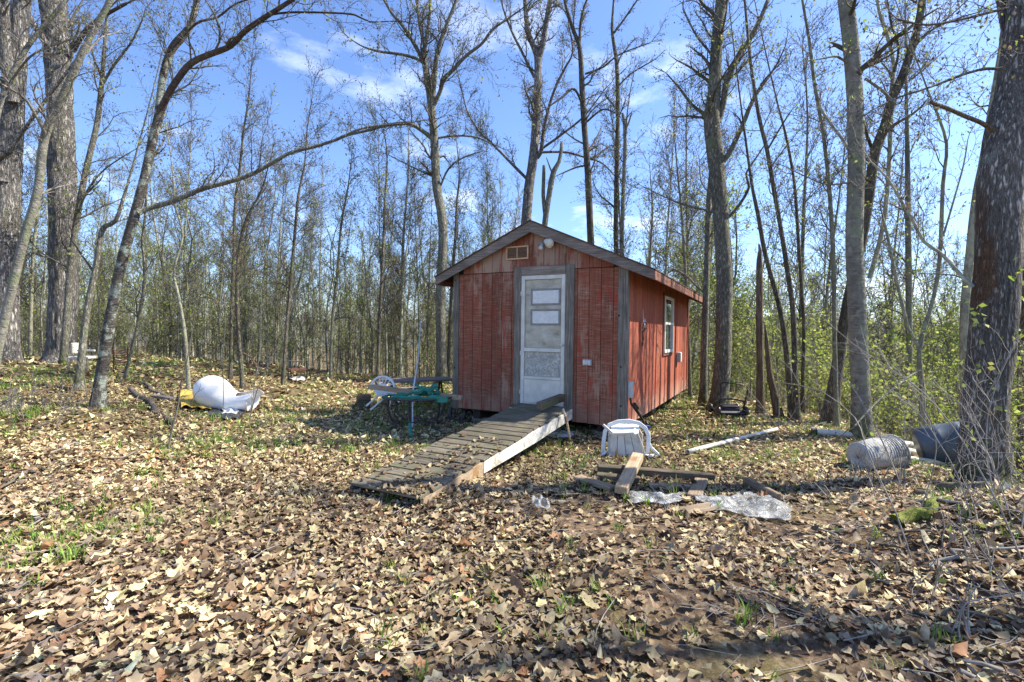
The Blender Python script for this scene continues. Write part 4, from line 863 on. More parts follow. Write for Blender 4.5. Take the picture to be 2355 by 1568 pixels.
# thin trees that stand out in the left half
for (nm, lb, st, d, mt, n_, lf) in [
    ('slender_tree', 'thin dark stem with fanning twigs, its tip in the open sky at left', [(530, 868, 11), (533, 700, 10), (538, 580, 9), (540, 479, 8), (552, 380, 7), (560, 300, 5), (572, 222, 4), (580, 130, 2)], 12.5, 'mapled', 44, 0.03),
    ('slender_tree', 'thin dark stem with upright twigs midway between the white dome and the shed', [(651, 866, 10), (660, 740, 9), (676, 560, 8), (686, 450, 7), (700, 380, 5), (706, 300, 3), (715, 240, 2)], 12.2, 'mapled', 40, 0.05),
    ('slender_tree', 'dark wavy stem standing just behind the white plastic dome', [(556, 862, 12), (548, 760, 11), (545, 640, 10), (552, 560, 9), (568, 500, 7), (600, 440, 5), (615, 390, 3)], 11.2, 'mapled', 24, 0.1),
    ('slender_tree', 'pale thin stem with a crook behind the cherry tree, right of its lower trunk', [(292, 850, 10), (326, 700, 10), (332, 600, 9), (327, 560, 9), (333, 500, 7), (338, 420, 6), (340, 340, 4)], 11.0, 'maple', 16, 0.4),
    ('slender_tree', 'forking stem left of the white dome, with limbs crossing to the right', [(432, 860, 11), (424, 760, 10), (410, 680, 9), (400, 620, 8), (420, 540, 7), (402, 470, 6), (398, 400, 4), (384, 300, 3)], 10.6, 'thin', 20, 0.2),
    ('slender_tree', 'slim upright stem rising from the crest right of the metal bench', [(760, 866, 9), (764, 740, 8), (776, 620, 7), (784, 520, 6), (800, 430, 4), (806, 380, 2)], 14.5, 'thin', 26, 0.3),
    ('slender_tree', 'slim dark stem behind the picnic table, leaning a little right', [(868, 866, 9), (872, 740, 9), (880, 600, 8), (884, 480, 6), (890, 360, 4), (880, 290, 2)], 14.0, 'mapled', 26, 0.2),
    ('slender_tree', 'thin tree with a purplish haze of buds in the gap left of the shed roof', [(1040, 640, 8), (1046, 560, 7), (1050, 470, 6), (1056, 400, 4), (1050, 330, 2)], 15.5, 'mapled', 30, 0.0),
    ('slender_tree', 'twiggy thin tree above the right eave of the shed', [(1580, 700, 9), (1574, 600, 8), (1568, 500, 7), (1560, 420, 5), (1552, 330, 3)], 13.0, 'thin', 30, 0.1),
    ('slender_tree', 'fine twiggy stem in front of the sky right of the short broken trunk', [(1492, 640, 8), (1496, 560, 7), (1500, 480, 5), (1496, 420, 3)], 13.5, 'thin', 24, 0.1)]:
    traced_tree(nm, lb, 'tree', st, d, mt, fine=10, crown=(0.22, n_, 1.5), leaf=lf, group='slender trees along the crest', top_ext=0.8, maxlev=3)
# two trees just outside the right of the frame, their shade falls over the foreground
for (x_, y_, hh, sd) in ((7.8, 3.2, 12, 5), (10.5, 2.0, 12, 8)):
    root = empty('maple_tree', (x_, y_, tz(x_, y_)), 0, 'bare maple standing outside the right of the view, shading the foreground leaves', 'tree', 'trees outside the right of the view')
    pts = [Vector((0, 0, -.1)), Vector((.05, 0.1, 2)), Vector((.2, 0, 5)), Vector((0, .2, 8)), Vector((.3, 0, hh))]
    pp, rr_ = smooth_path(pts, [0.13, 0.11, 0.09, 0.06, 0.02], 0.25)
    link('trunk', tube_mesh([([tuple(p) for p in pp], rr_)], 14, furrow=furrows(0.04, sd, .3)), M['maple'], root)
    cr = Crown(sd, minr=0.006, maxlev=3); cr.along(pp, rr_, 0.25, 22, 3.0); tag(link('twigs', cr.mesh(), M['twig'], root), kind='stuff')

# ---- forest prototypes
def proto(kind, sd):
    rd = random.Random(sd); root = []
    if kind == 'slender':
        h = rd.uniform(9, 12); r0 = rd.uniform(0.035, 0.078); lx, ly = rd.uniform(-.9, .9), rd.uniform(-.6, .6)
        pts = [Vector((0, 0, -0.3)), Vector((lx*.1, ly*.1, h*.2)), Vector((lx*.45+rd.uniform(-.15, .15), ly*.4, h*.5)), Vector((lx*.8, ly*.8+rd.uniform(-.2, .2), h*.8)), Vector((lx, ly, h))]
        pp, rr_ = smooth_path(pts, [r0*1.15, r0, r0*.78, r0*.45, 0.012], 0.6)
        cr = Crown(sd, minr=0.006, maxlev=3, up=0.5, gn=0.13, dens=1.25); cr.along(pp, rr_, 0.20, 26, 2.3, 1, (0.35, 0.8))
        lf = (0.16, 3, 0.055, 0.10)
    elif kind == 'sapling':
        h = rd.uniform(4.2, 6.5); r0 = rd.uniform(0.022, 0.035)
        pts = [Vector((0, 0, -0.2)), Vector((rd.uniform(-.1, .1), 0, h*.3)), Vector((rd.uniform(-.4, .4), rd.uniform(-.3, .3), h*.65)), Vector((rd.uniform(-.8, .8), rd.uniform(-.5, .5), h))]
        pp, rr_ = smooth_path(pts, [r0*1.1, r0, r0*.7, 0.008], 0.5)
        cr = Crown(sd, minr=0.005, maxlev=3, up=0.45, gn=0.15, dens=1.1); cr.along(pp, rr_, 0.15, 15, 1.5, 1, (0.4, 0.9)); lf = (0.5, 3, 0.05, 0.10)
    else:   # leafy green understorey
        h = rd.uniform(3.5, 6.5); r0 = rd.uniform(0.025, 0.04)
        pts = [Vector((0, 0, -0.2)), Vector((rd.uniform(-.2, .2), 0, h*.3)), Vector((rd.uniform(-.4, .4), rd.uniform(-.3, .3), h*.65)), Vector((rd.uniform(-.5, .5), rd.uniform(-.5, .5), h))]
        pp, rr_ = smooth_path(pts, [r0*1.1, r0, r0*.7, 0.008], 0.5)
        cr = Crown(sd, minr=0.006, maxlev=3, up=0.2, gn=0.2, dens=0.9); cr.along(pp, rr_, 0.08, 17, 1.9, 1, (0.6, 1.3)); lf = (0.9, 5, 0.060, 0.13)
    tr = tube_mesh([([tuple(p) for p in pp], rr_)], 7); tr.materials.append(M['thin'])
    tw = cr.mesh(); tw.materials.append(M['twig'])
    tips = [p for p in cr.tips if rd.random() < lf[0]] or cr.tips[:3]
    lm = leaf_cloud(tips, lf[1], lf[2], lf[3], GREENS if kind != 'slender' or sd % 3 == 0 else GREENS[1:2]+BUDS[:2]+[(0.30, 0.24, 0.09)], sd, 0.3); lm.materials.append(M['leaf'])
    return (tr, tw, lm)
PR = {'slender': [proto('slender', 40+i) for i in range(9)], 'sapling': [proto('sapling', 60+i) for i in range(6)], 'leafy': [proto('leafy', 80+i) for i in range(5)]}
def plant_copy(kind, i, x, y, sc, rz, name, label, group, parts=(0, 1, 2)):
    root = empty(name, (x, y, tz(x, y)), rz, label, 'tree', group); root.scale = (sc, sc, sc)
    for k, nm in enumerate(('trunk', 'twigs', 'leaves')):
        if k in parts:
            o = bpy.data.objects.new(nm, PR[kind][i][k]); COL.objects.link(o); o.parent = root
            if k: o['kind'] = 'stuff'
    return root
rf = random.Random(77); placed = []
def near_ok(x, y, md):
    return all((x-a)**2+(y-b)**2 > md*md for a, b in placed)
def scatter(n, kind, pxr, dr, label, group, name, scr=(0.8, 1.2), md=0.7, parts=(0, 1, 2), bias=1.0):
    c = 0; t = 0
    while c < n and t < n*30:
        t += 1; px = rf.uniform(*pxr); d = dr[0]+(dr[1]-dr[0])*rf.random()**bias
        x = (px-1177)/FPX*d; y = d
        lx = (x-LX)*cx+(y-LY)*sx_; ly = -(x-LX)*sx_+(y-LY)*cx
        if -1.2 < lx < W+1.2 and -1 < ly < DP+1: continue
        al = (x-2.9)*.99+(y-10)*.13; la = -(x-2.9)*.13+(y-10)*.99      # the sun reaches the side wall here
        if 1 < al < 10 and abs(la) < 3.0: continue
        if not near_ok(x, y, md): continue
        placed.append((x, y)); c += 1
        plant_copy(kind, rf.randrange(len(PR[kind])), x, y, rf.uniform(*scr), rf.uniform(0, 6.28), name, label, group, parts)
scatter(95, 'slender', (-150, 1180), (16.5, 36), 'one of the thin bare trees crowding the woods beyond the clearing at left', 'thin forest trees beyond the clearing at left', 'forest_tree', (0.65, 1.0), 0.6, bias=0.8)
scatter(95, 'sapling', (-100, 1080), (15.5, 27), 'one of the leafing saplings under the thin trees beyond the clearing at left', 'saplings beyond the clearing at left', 'sapling', (0.7, 1.25), 0.45)
scatter(34, 'slender', (1440, 2500), (13, 34), 'one of the thin bare trees on the slope falling away at right', 'thin forest trees on the slope at right', 'forest_tree', (0.85, 1.2), 0.8)
scatter(44, 'leafy', (1540, 2500), (12, 34), 'one of the young green leafing trees on the slope falling away at right', 'green young trees on the slope at right', 'leafing_tree', (0.9, 1.5), 0.6)
scatter(18, 'sapling', (1560, 2450), (9.8, 17), 'one of the thin saplings just below the crest at right', 'saplings on the slope at right', 'sapling', (0.9, 1.4), 0.5)
# far wood: everything beyond, one mass
def far_trees(name, label, spec, seed):
    """joined mass of simple trees: spec list of (px0, px1, d0, d1, n, h0, h1, twigs, cols)"""
    rg = random.Random(seed); polys = []; sides = []; tips = []
    for (p0, p1, d0, d1, n, h0, h1, r0) in spec:
        for _ in range(n):
            d = rg.uniform(d0, d1); x = (rg.uniform(p0, p1)-1177)/FPX*d; z = tz(x, d)-0.3; h = rg.uniform(h0, h1); lx, ly = rg.uniform(-.12, .12)*h, rg.uniform(-.08, .08)*h
            pts = [(x+lx*t*t, d+ly*t, z+h*t) for t in (0, .25, .5, .75, 1)]; r = r0*rg.uniform(.6, 1.3)
            polys.append((pts, [r, r*.85, r*.65, r*.4, r*.12])); sides.append(4)
            for b in range(rg.randint(9, 14)):
                t = rg.uniform(.3, .98); q = (x+lx*t*t, d+ly*t, z+h*t); a = rg.uniform(0, 6.28); L_ = h*rg.uniform(.08, .22)*(1.3-t)
                dx, dy, dz = math.cos(a)*.7, math.sin(a)*.7, rg.uniform(.4, 1.1)
                e = (q[0]+dx*L_, q[1]+dy*L_, q[2]+dz*L_); m_ = ((q[0]+e[0])/2+rg.uniform(-.1, .1), (q[1]+e[1])/2, (q[2]+e[2])/2+rg.uniform(-.1, .1))
                polys.append(([q, m_, e], [r*.3, r*.2, r*.1])); sides.append(3)
                for c in range(4):
                    f = rg.uniform(.2, 1); q2 = tuple(q[i]+(e[i]-q[i])*f for i in range(3)); a2 = a+rg.uniform(-1.2, 1.2); l2 = L_*rg.uniform(.3, .6)
                    e2 = (q2[0]+math.cos(a2)*l2, q2[1]+math.sin(a2)*l2, q2[2]+l2*rg.uniform(.3, 1.3)); polys.append(([q2, e2], [r*.14, r*.08])); sides.append(3); tips.append(e2)
    o = tag(link(name, tube_mesh(polys, sides), M['thin']), label, kind='stuff')
    return o, tips
o, tips = far_trees('far_woods', 'dense far mass of thin grey trunks and twigs closing the woods behind', [(-300, 1250, 34, 62, 230, 8, 15, 0.075), (1250, 2650, 34, 60, 140, 9, 17, 0.08), (-300, 2650, 62, 120, 190, 11, 20, 0.14)], 5)
rg_ = random.Random(8)
tl = [p for p in tips if rg_.random() < (0.14 if p[0] < 2 else 0.5)]
tag(link('far_foliage', leaf_cloud(tl, 4, 0.17, 0.3, [(0.24, 0.27, 0.08), (0.30, 0.32, 0.09), (0.27, 0.22, 0.12)], 9, 0.2), M['leaf']), 'thin yellow green haze of new leaves through the far wood', kind='stuff')
# low brush along the crest and down the right slope
def brush(name, label, pts, hgt, seed, mat, spread=0.5, leaf=0.0, nst=5):
    rg = random.Random(seed); cr = Crown(seed, minr=0.004, maxlev=2, up=0.25, gn=0.16, dens=0.7)
    for (x, y) in pts:
        for _ in range(nst):
            xx, yy = x+rg.gauss(0, spread), y+rg.gauss(0, spread)
            cr.branch((xx, yy, tz(xx, yy)-.05), (rg.uniform(-.5, .5), rg.uniform(-.4, .4), 1), hgt*rg.uniform(.5, 1.2), 0.009, 0)
    o = tag(link(name, cr.mesh(), mat), label, kind='stuff')
    if leaf:
        t = [p for p in cr.tips if rg.random() < leaf]
        return o, t
    return o, []
rg_ = random.Random(4)
bp = [((px-1177)/FPX*d, d) for px, d in [(rg_.uniform(-150, 1060), rg_.uniform(16.5, 21)) for _ in range(70)]]
o, t1 = brush('brush', 'low brown brush along the crest behind the clearing at left', bp, 1.3, 21, M['twig'], 0.5, 0.08)
bp = [(rg_.uniform(5.8, 15), rg_.uniform(4, 15)) for _ in range(80)]
o, t2 = brush('brush', 'tangled brush down the slope at right', bp, 2.2, 22, M['twig'], 0.5, 0.55)
tag(link('brush_leaves', leaf_cloud(t1+t2, 3, 0.07, 0.06, GREENS, 3, 0.3), M['leaf']), 'small new leaves on the low brush', kind='stuff')
# ---- near bare stems: saplings and shrubs one can pick out
def near_sapling(name, label, stems, group, leaf=0.3, ntw=6, lenf=0.5, mat='twig_pale', side=6):
    """stems: list of [(px,py,w)...], (d0,d1); first point on the ground"""
    first = stems[0][0][0]; g0 = G(first[0], first[1]); org = g0.copy(); tree_seed[0] += 1; sd = tree_seed[0]
    root = empty(name, org, 0, label, 'sapling', group); cr = Crown(sd, minr=0.0016, maxlev=2, gn=0.12, dens=0.8)
    for (poly, dd) in stems:
        pts = []; rad = []
        gd = (G(poly[0][0], poly[0][1])-Vector((0, 0, CAMZ))).dot(F) if dd is None or dd[0] is None else dd[0]
        de = gd if dd is None else (gd+dd[1] if dd[0] is None else dd[1])
        for i, (px, py, w_) in enumerate(poly):
            d = gd+(de-gd)*i/(len(poly)-1); pts.append(P(px, py, d)-org); rad.append(max(0.0018, w_*.27*d/FPX))
        pts[0].z -= 0.03
        sp, sr = smooth_path(pts, rad, 0.12); link('stem', tube_mesh([([tuple(p) for p in sp], sr)], side), M[mat], root)
        cr.along(sp, sr, 0.2, ntw, lenf)
    if cr.polys: tag(link('twigs', cr.mesh(), M[mat], root), kind='stuff')
    t = [p for p in cr.tips if cr.r.random() < leaf*0.6]
    if t: tag(link('leaves', leaf_cloud(t, 2, 0.038, 0.03, GREENS[:3], sd, 0.3), M['leaf'], root), kind='stuff')
    return root
GS = 'thin bare saplings in front at left'
near_sapling('bare_sapling', 'thin dark bare sapling between the cherry tree and the yellow cloth', [([(385, 1036, 8), (396, 985, 7), (410, 930, 6), (416, 880, 5), (430, 830, 4), (440, 770, 4), (452, 700, 3), (470, 620, 2)], (None, 0.3))], GS, 0.1, 10, 0.7, 'twig')
near_sapling('bare_sapling', 'hair thin bare sapling standing in front of the white plastic dome', [([(572, 968, 5), (590, 900, 4), (612, 850, 4), (640, 790, 3), (668, 720, 2), (690, 650, 2)], (None, 0.2)), ([(574, 966, 4), (586, 880, 3), (598, 800, 3), (600, 700, 2)], (None, 0.2))], GS, 0.1, 10, 0.5, 'twig_pale')
near_sapling('bare_sapling', 'single hair thin stem rising in front of the middle of the white dome', [([(512, 962, 4), (514, 900, 3), (512, 820, 3), (518, 740, 3), (515, 660, 2), (524, 580, 1.5)], (None, 0.1))], GS, 0.1, 8, 0.5, 'twig')
near_sapling('bare_sapling', 'small bare seedling with twigs on the leafy bank left of the cherry tree base', [([(208, 960, 4), (200, 910, 3), (192, 860, 3), (170, 820, 2), (150, 790, 1.5)], (None, 0)), ([(205, 955, 3), (215, 900, 2), (230, 860, 1.5)], (None, 0))], GS, 0.1, 6, 0.4, 'twig')
GR = 'thin bare shoots in front at right'
near_sapling('bare_shrub', 'arching pale shoots springing up around the grey wicker tub', [
    ([(2100, 1290, 6), (2060, 1180, 6), (2012, 1080, 5), (1985, 1010, 5), (1965, 960, 4), (1890, 900, 3), (1800, 880, 3)], (None, 1.0)),
    ([(2080, 1130, 5), (2040, 1040, 5), (2000, 960, 4), (1960, 890, 4), (1900, 830, 3)], (None, .6)),
    ([(2100, 1200, 5), (2140, 1100, 4), (2150, 1000, 4), (2100, 900, 4), (2030, 820, 3), (1960, 780, 2)], (None, .5)),
    ([(2065, 1150, 4), (2070, 1060, 3), (2080, 960, 3), (2050, 840, 2)], (None, .5))], GR, 0.3, 7, 0.6)
near_sapling('bare_shrub', 'spray of bare twigs crossing the foot of the big stripped trunk', [
    ([(2354, 1290, 7), (2300, 1170, 7), (2240, 1060, 6), (2190, 980, 5), (2120, 900, 5), (2050, 850, 4), (1960, 790, 3), (1880, 720, 2)], (None, .8)),
    ([(2330, 1200, 6), (2290, 1090, 5), (2250, 1000, 5), (2210, 930, 4), (2140, 880, 3)], (None, .6)),
    ([(2290, 1160, 5), (2270, 1050, 4), (2270, 960, 4), (2300, 860, 3), (2340, 780, 3)], (None, .3)),
    ([(2240, 1200, 5), (2200, 1090, 5), (2160, 1020, 4), (2120, 960, 4), (2060, 900, 3)], (None, .4)),
    ([(2350, 1110, 5), (2300, 1040, 4), (2240, 1000, 4), (2150, 985, 3), (2060, 982, 3)], (None, -.2)),
    ([(2354, 1060, 4), (2290, 985, 4), (2200, 960, 3), (2100, 962, 3)], (None, -.2))], GR, 0.25, 7, 0.6)
near_sapling('bare_shrub', 'whippy stems on the crest between the lawn mower and the white pipe', [
    ([(1795, 992, 5), (1770, 960, 4), (1745, 925, 4), (1715, 890, 3), (1700, 850, 2)], (None, .1)), ([(1790, 990, 4), (1790, 900, 3), (1780, 820, 2)], (None, .1)),
    ([(1800, 990, 4), (1830, 940, 3), (1870, 900, 2), (1880, 850, 2)], (None, .1)), ([(1810, 1000, 5), (1850, 985, 4), (1900, 970, 3)], (None, .1))], GR, 0.2, 9, 0.6)
near_sapling('bare_shrub', 'pale crooked sticks and shoots in the bottom right corner', [
    ([(2230, 1310, 8), (2215, 1240, 7), (2208, 1200, 5), (2205, 1180, 3)], (None, 0)), ([(2354, 1400, 6), (2300, 1330, 6), (2255, 1260, 5), (2230, 1220, 4)], (None, 0)),
    ([(2180, 1470, 6), (2210, 1400, 5), (2240, 1380, 5), (2300, 1370, 4), (2354, 1360, 4)], (None, 0)), ([(2100, 1420, 5), (2020, 1300, 4), (2000, 1250, 3), (2010, 1200, 2)], (None, 0))], GR, 0.25, 8, 0.4)

rg_ = random.Random(14)
bp = [(rg_.gauss(4.5, .7), rg_.gauss(4.0, .8)) for _ in range(14)]+[(rg_.gauss(3.4, .5), rg_.gauss(3.2, .5)) for _ in range(7)]
o, t3 = brush('brush', 'low tangle of fine dead twigs on the mound at lower right', bp, 0.42, 23, M['twig_pale'], 0.25, 0.12, 4)
tag(link('brush_leaves', leaf_cloud(t3, 2, 0.03, 0.02, GREENS, 5, 0.3), M['leaf']), 'tiny green leaves on the dead twig tangle at lower right', kind='stuff')
bp = [(rg_.uniform(-9, -5.5), rg_.uniform(6.2, 9)) for _ in range(16)]
brush('brush', 'fine dead twigs sticking out of the leafy bank at left', bp, 0.5, 24, M['twig_pale'], 0.4, 0, 3)
# ------------------------------------------------------------------ things lying about
def gd(px, py, lift=0.0): return G(px, py, lift)
def rel(root, p): return Vector(p)-root.location
def crumple(name, label, cat, px_poly, mat, amp=0.05, seed=1, lift=0.02, nx=40, ny=22, fold=9.0, kind=None, solid=0.003):
    """thin crumpled sheet; px_poly four picture corners on the ground (near-left, near-right, far-right, far-left)"""
    c = [gd(*p) for p in px_poly]; rg = np.random.RandomState(seed); o0 = (c[0]+c[2])/2; o0.z = tz(o0.x, o0.y)
    ph = rg.uniform(0, 6.28, 12); kk = rg.normal(0, fold, (12, 2)); V = []
    edge = [np.interp(np.linspace(0, 9, 64), np.arange(10), rg.uniform(-.13, .13, 10)) for _ in range(4)]
    for j in range(ny+1):
        for i in range(nx+1):
            u, v = i/nx, j/ny
            uu = u+edge[0][int(v*40)]*(1-u)+edge[1][int(v*40)]*u; vv = v+edge[2][int(u*40)]*(1-v)+edge[3][int(u*40)]*v
            p = c[0]*(1-uu)*(1-vv)+c[1]*uu*(1-vv)+c[2]*uu*vv+c[3]*(1-uu)*vv
            h = sum(abs(math.sin(kk[q][0]*p.x+kk[q][1]*p.y+ph[q])) for q in range(12))/12
            h2 = math.sin(3.1*u*3+ph[0])*math.sin(2.7*v*2+ph[1])
            V.append((p.x-o0.x, p.y-o0.y, tz(p.x, p.y)-o0.z+lift+amp*(h*1.1-0.25)+amp*0.5*h2*math.sin(math.pi*u)*math.sin(math.pi*v)))
    Fc = [(j*(nx+1)+i, j*(nx+1)+i+1, (j+1)*(nx+1)+i+1, (j+1)*(nx+1)+i) for j in range(ny) for i in range(nx)]
    me = bpy.data.meshes.new(name); me.from_pydata(V, [], Fc)
    for f in me.polygons: f.use_smooth = True
    o = link(name, me, mat); o.location = o0
    md = o.modifiers.new('thickness', 'SOLIDIFY'); md.thickness = solid
    return tag(o, label, cat, kind=kind)
# -- white dome (broken moulded shell)
g0 = gd(505, 946); rt = empty('plastic_shell', g0, 0, 'big white moulded plastic dome with a flared torn end lying on the leaves at left', 'plastic shell')
dd = (g0-Vector((0, 0, CAMZ))).dot(F)+0.12
sc = dd/FPX; pr = [(448, 897, 2), (452, 898, 17), (460, 899, 27), (472, 900, 35), (486, 901, 39), (500, 904, 39), (514, 909, 36), (526, 916, 30), (536, 922, 25), (546, 924, 23), (556, 922, 25), (566, 919, 28), (576, 916, 30)]
V = []; Fc = []; sg = 40
for k, (px, py, r) in enumerate(pr):
    c = P(px, py, dd)-g0; r_ = r*sc
    for i in range(sg):
        a = 2*math.pi*i/sg; up_ = math.sin(a)
        t = max(0, (k-8)/4)
        V.append((c.x+t*0.10*(abs(math.cos(a))-0.4)+(0.10*t if up_ > 0.3 else 0), c.y+r_*math.cos(a)*1.0, c.z+r_*up_*(1-0.25*t*(up_ > 0))))
for k in range(len(pr)-1):
    for i in range(sg):
        j = (i+1) % sg
        if k >= 9 and 0.18*sg < i < 0.36*sg: continue
        Fc.append((k*sg+i, k*sg+j, (k+1)*sg+j, (k+1)*sg+i))
Fc.append(tuple(reversed(range(sg))))
me = bpy.data.meshes.new('shell'); me.from_pydata(V, [], Fc)
for f in me.polygons: f.use_smooth = True
o = link('shell', me, M['tank'], rt); md = o.modifiers.new('t', 'SOLIDIFY'); md.thickness = 0.012; md = o.modifiers.new('s', 'SUBSURF'); md.levels = 1; md.render_levels = 1
tube('rim', [P(576, 914-30*math.sin(a)*0.9, dd+30*math.cos(a)*sc)-g0+Vector((0.03*abs(math.cos(a)), 0, 0)) for a in [i*math.pi/10+math.pi*0.9 for i in range(13)]], 0.012, M['tank'], rt)
crumple('yellow_cloth', 'crumpled mustard yellow cloth spread on the leaves against the white dome', 'cloth', [(418, 945), (490, 948), (480, 910), (408, 906)], M['yellow'], 0.13, 3, 0.03)
crumple('black_tarp', 'scrap of black plastic tarp under the torn end of the white dome', 'tarp', [(482, 966), (556, 968), (560, 944), (478, 940)], M['black'], 0.10, 4, 0.02)
crumple('white_scrap', 'small white plastic scrap lying on the black tarp below the dome', 'scrap', [(512, 962), (548, 960), (546, 942), (512, 944)], M['film'], 0.10, 14, 0.05, 14, 10)
# logs and rotten boards by the cherry tree
def log(name, label, cat, a, b, r, mat, r2=None, lift=0.0, group=None, kink=0.04, n=6, sd=1, sides=10):
    pa, pb = gd(*a), gd(*b); rg = random.Random(sd); o0 = pa.copy(); pts = []; rad = []
    for i in range(n+1):
        t = i/n; p = pa.lerp(pb, t); p.z = tz(p.x, p.y)+r*0.7+lift*(1 if not isinstance(lift, tuple) else 0)
        if isinstance(lift, tuple): p.z += lift[0]*(1-t)+lift[1]*t
        p += Vector((rg.gauss(0, kink), rg.gauss(0, kink), rg.gauss(0, kink*.4)))*(0 < i < n); pts.append(p-o0); rad.append(r+(((r2 or r)-r)*t))
    sp, sr = smooth_path(pts, rad, 0.06)
    o = link(name, tube_mesh([([tuple(p) for p in sp], sr)], sides, furrow=furrows(0.10, sd, 0, 0, 8), cap=True), mat); o.location = o0
    return tag(o, label, cat, group)
log('rotten_log', 'dark decayed log slanting down the bank right of the cherry tree foot', 'log', (300, 898), (398, 978), 0.055, M['log'], 0.04, sd=3)
log('rotten_log', 'short grey splintered log above the slanting decayed log', 'log', (318, 884), (392, 922), 0.05, M['log'], 0.035, sd=4)
log('stick', 'dark stick lying along the lower edge of the yellow cloth', 'stick', (398, 912), (496, 944), 0.022, M['plank_dark'], 0.014, lift=0.07, sd=5)
tag(beam('rotten_board', gd(352, 915)+Vector((0, 0, .05)), gd(398, 925)+Vector((0, 0, .07)), 0.12, 0.04, M['grey_x']), 'grey rotten board end between the cherry tree and the yellow cloth', 'board')
# fallen branches over the leaves
FB = [((0, 1130), (150, 1060), .010, 'pale thin branch lying on the leaves at the left edge'), ((110, 1050), (250, 1010), .009, 'thin dry branch below the cherry tree foot'),
      ((250, 1060), (400, 1020), .008, 'thin bent branch lying right of the cherry tree, pointing at the ramp'), ((60, 1010), (190, 960), .010, 'dry branch on the bank left of the cherry tree'),
      ((30, 1235), (120, 1195), .008, 'short stick among the leaves at lower left'), ((990, 1000), (1120, 1000), .006, 'thin twig curving below the patio table'),
      ((1760, 1118), (1960, 1140), .008, 'thin grey branch between the short dark plank and the wicker tub'), ((1950, 1185), (2180, 1110), .010, 'long thin branch in front of the wicker tub'),
      ((2040, 1160), (2350, 1195), .013, 'pale long branch lying across the leaves below the stripped trunk'), ((2010, 1260), (2240, 1200), .009, 'thin dark branch in the mossy patch at right'),
      ((2140, 1320), (2354, 1270), .012, 'pale stick near the right edge below the mossy patch'), ((1880, 1225), (2010, 1290), .007, 'thin twig left of the mossy patch'),
      ((2100, 1420), (2300, 1440), .012, 'stout pale stick in the bottom right corner'), ((2205, 1560), (2350, 1535), .010, 'pale stick lying at the very bottom right'),
      ((1790, 1190), (1835, 1150), .007, 'dark twig poking out of the plastic sheet')]
for k, (a, b, r, lb) in enumerate(FB): log('fallen_branch', lb, 'branch', a, b, r*1.2, M['twig_pale'] if k % 3 else M['twig'], r*0.5, 0.03, 'fallen branches on the leaves', 0.05, 7, 30+k, 6)
log('dark_log', 'dark rotting log half sunk in leaves below the stripped trunk', 'log', (2110, 1146), (2262, 1132), 0.05, M['plank_dark'], 0.04, sd=50)
log('mossy_log', 'moss covered rotten log in the leaves at lower right', 'log', (2060, 1206), (2190, 1160), 0.06, simple('moss', [(0.3, (0.07, 0.09, 0.015)), (0.6, (0.20, 0.22, 0.03))], (20, 20, 20), 0.95, 1, 0.02), 0.04, lift=-0.02, sd=51)
# -- timbers in front of the chair
def pl(name, label, a, b, wd, ht, mat, za=0.0, zb=0.0, cat='plank', roll=0, group=None):
    pa, pb = gd(*a), gd(*b); pa.z = tz(pa.x, pa.y)+ht/2+za+0.02; pb.z = tz(pb.x, pb.y)+ht/2+zb+0.02
    return tag(beam(name, pa, pb, wd, ht, mat, None, 0.008, 0.006, roll=roll), label, cat, group)
pl('beam', 'long dark green tinged timber lying flat behind the pale crossing timber', (1374, 1094), (1640, 1114), 0.11, 0.10, M['plank_dark'], cat='timber')
pl('beam', 'pale split timber lying across the long dark one', (1426, 1148), (1466, 1090), 0.12, 0.085, M['plank_pale'], 0.02, 0.14, cat='timber')
pl('plank', 'short brown plank at the left end of the timber pile', (1326, 1108), (1410, 1136), 0.13, 0.045, M['plank'], 0.01, 0.01)
pl('plank', 'mossy plank running behind the pale crossing timber', (1372, 1104), (1470, 1114), 0.10, 0.06, M['plank_dark'], 0.0, 0.0)
pl('plank', 'thin brown board half under leaves in front of the long dark timber', (1490, 1122), (1600, 1128), 0.10, 0.03, M['plank'], 0.0, 0.0)
pl('plank', 'short plank standing out from under the right end of the long dark timber', (1596, 1152), (1612, 1116), 0.13, 0.04, M['plank'], 0.0, 0.02)
pl('plank', 'stubby dark grey plank alone right of the timber pile', (1712, 1120), (1790, 1158), 0.06, 0.11, M['plank'], -.01, -.03)
pl('board', 'flat pale board partly under the crumpled clear plastic sheet', (1560, 1184), (1650, 1172), 0.16, 0.02, M['plank'], 0.0, 0.01, cat='board')
crumple('plastic_sheet', 'smaller crumpled clear plastic sheet at the foot of the pale timber', 'plastic sheet', [(1440, 1166), (1570, 1168), (1568, 1146), (1450, 1140)], M['sheet'], 0.085, 6, 0.012, 70, 30, 13)
crumple('plastic_sheet', 'larger crumpled clear plastic sheet spread right of the timber pile', 'plastic sheet', [(1665, 1190), (1825, 1208), (1800, 1150), (1586, 1150)], M['sheet'], 0.085, 7, 0.012, 90, 44, 12)
crumple('plastic_bag', 'small crumpled clear plastic bag lying alone left of the timber pile', 'plastic bag', [(1228, 1196), (1262, 1194), (1256, 1168), (1222, 1166)], M['sheet'], 0.16, 8, 0.03, 24, 18, 16)
crumple('plastic_scrap', 'pale plastic scrap on the ground under the high end of the ramp', 'scrap', [(1258, 1012), (1320, 1010), (1325, 996), (1262, 996)], M['film'], 0.05, 9, 0.02, 24, 12)
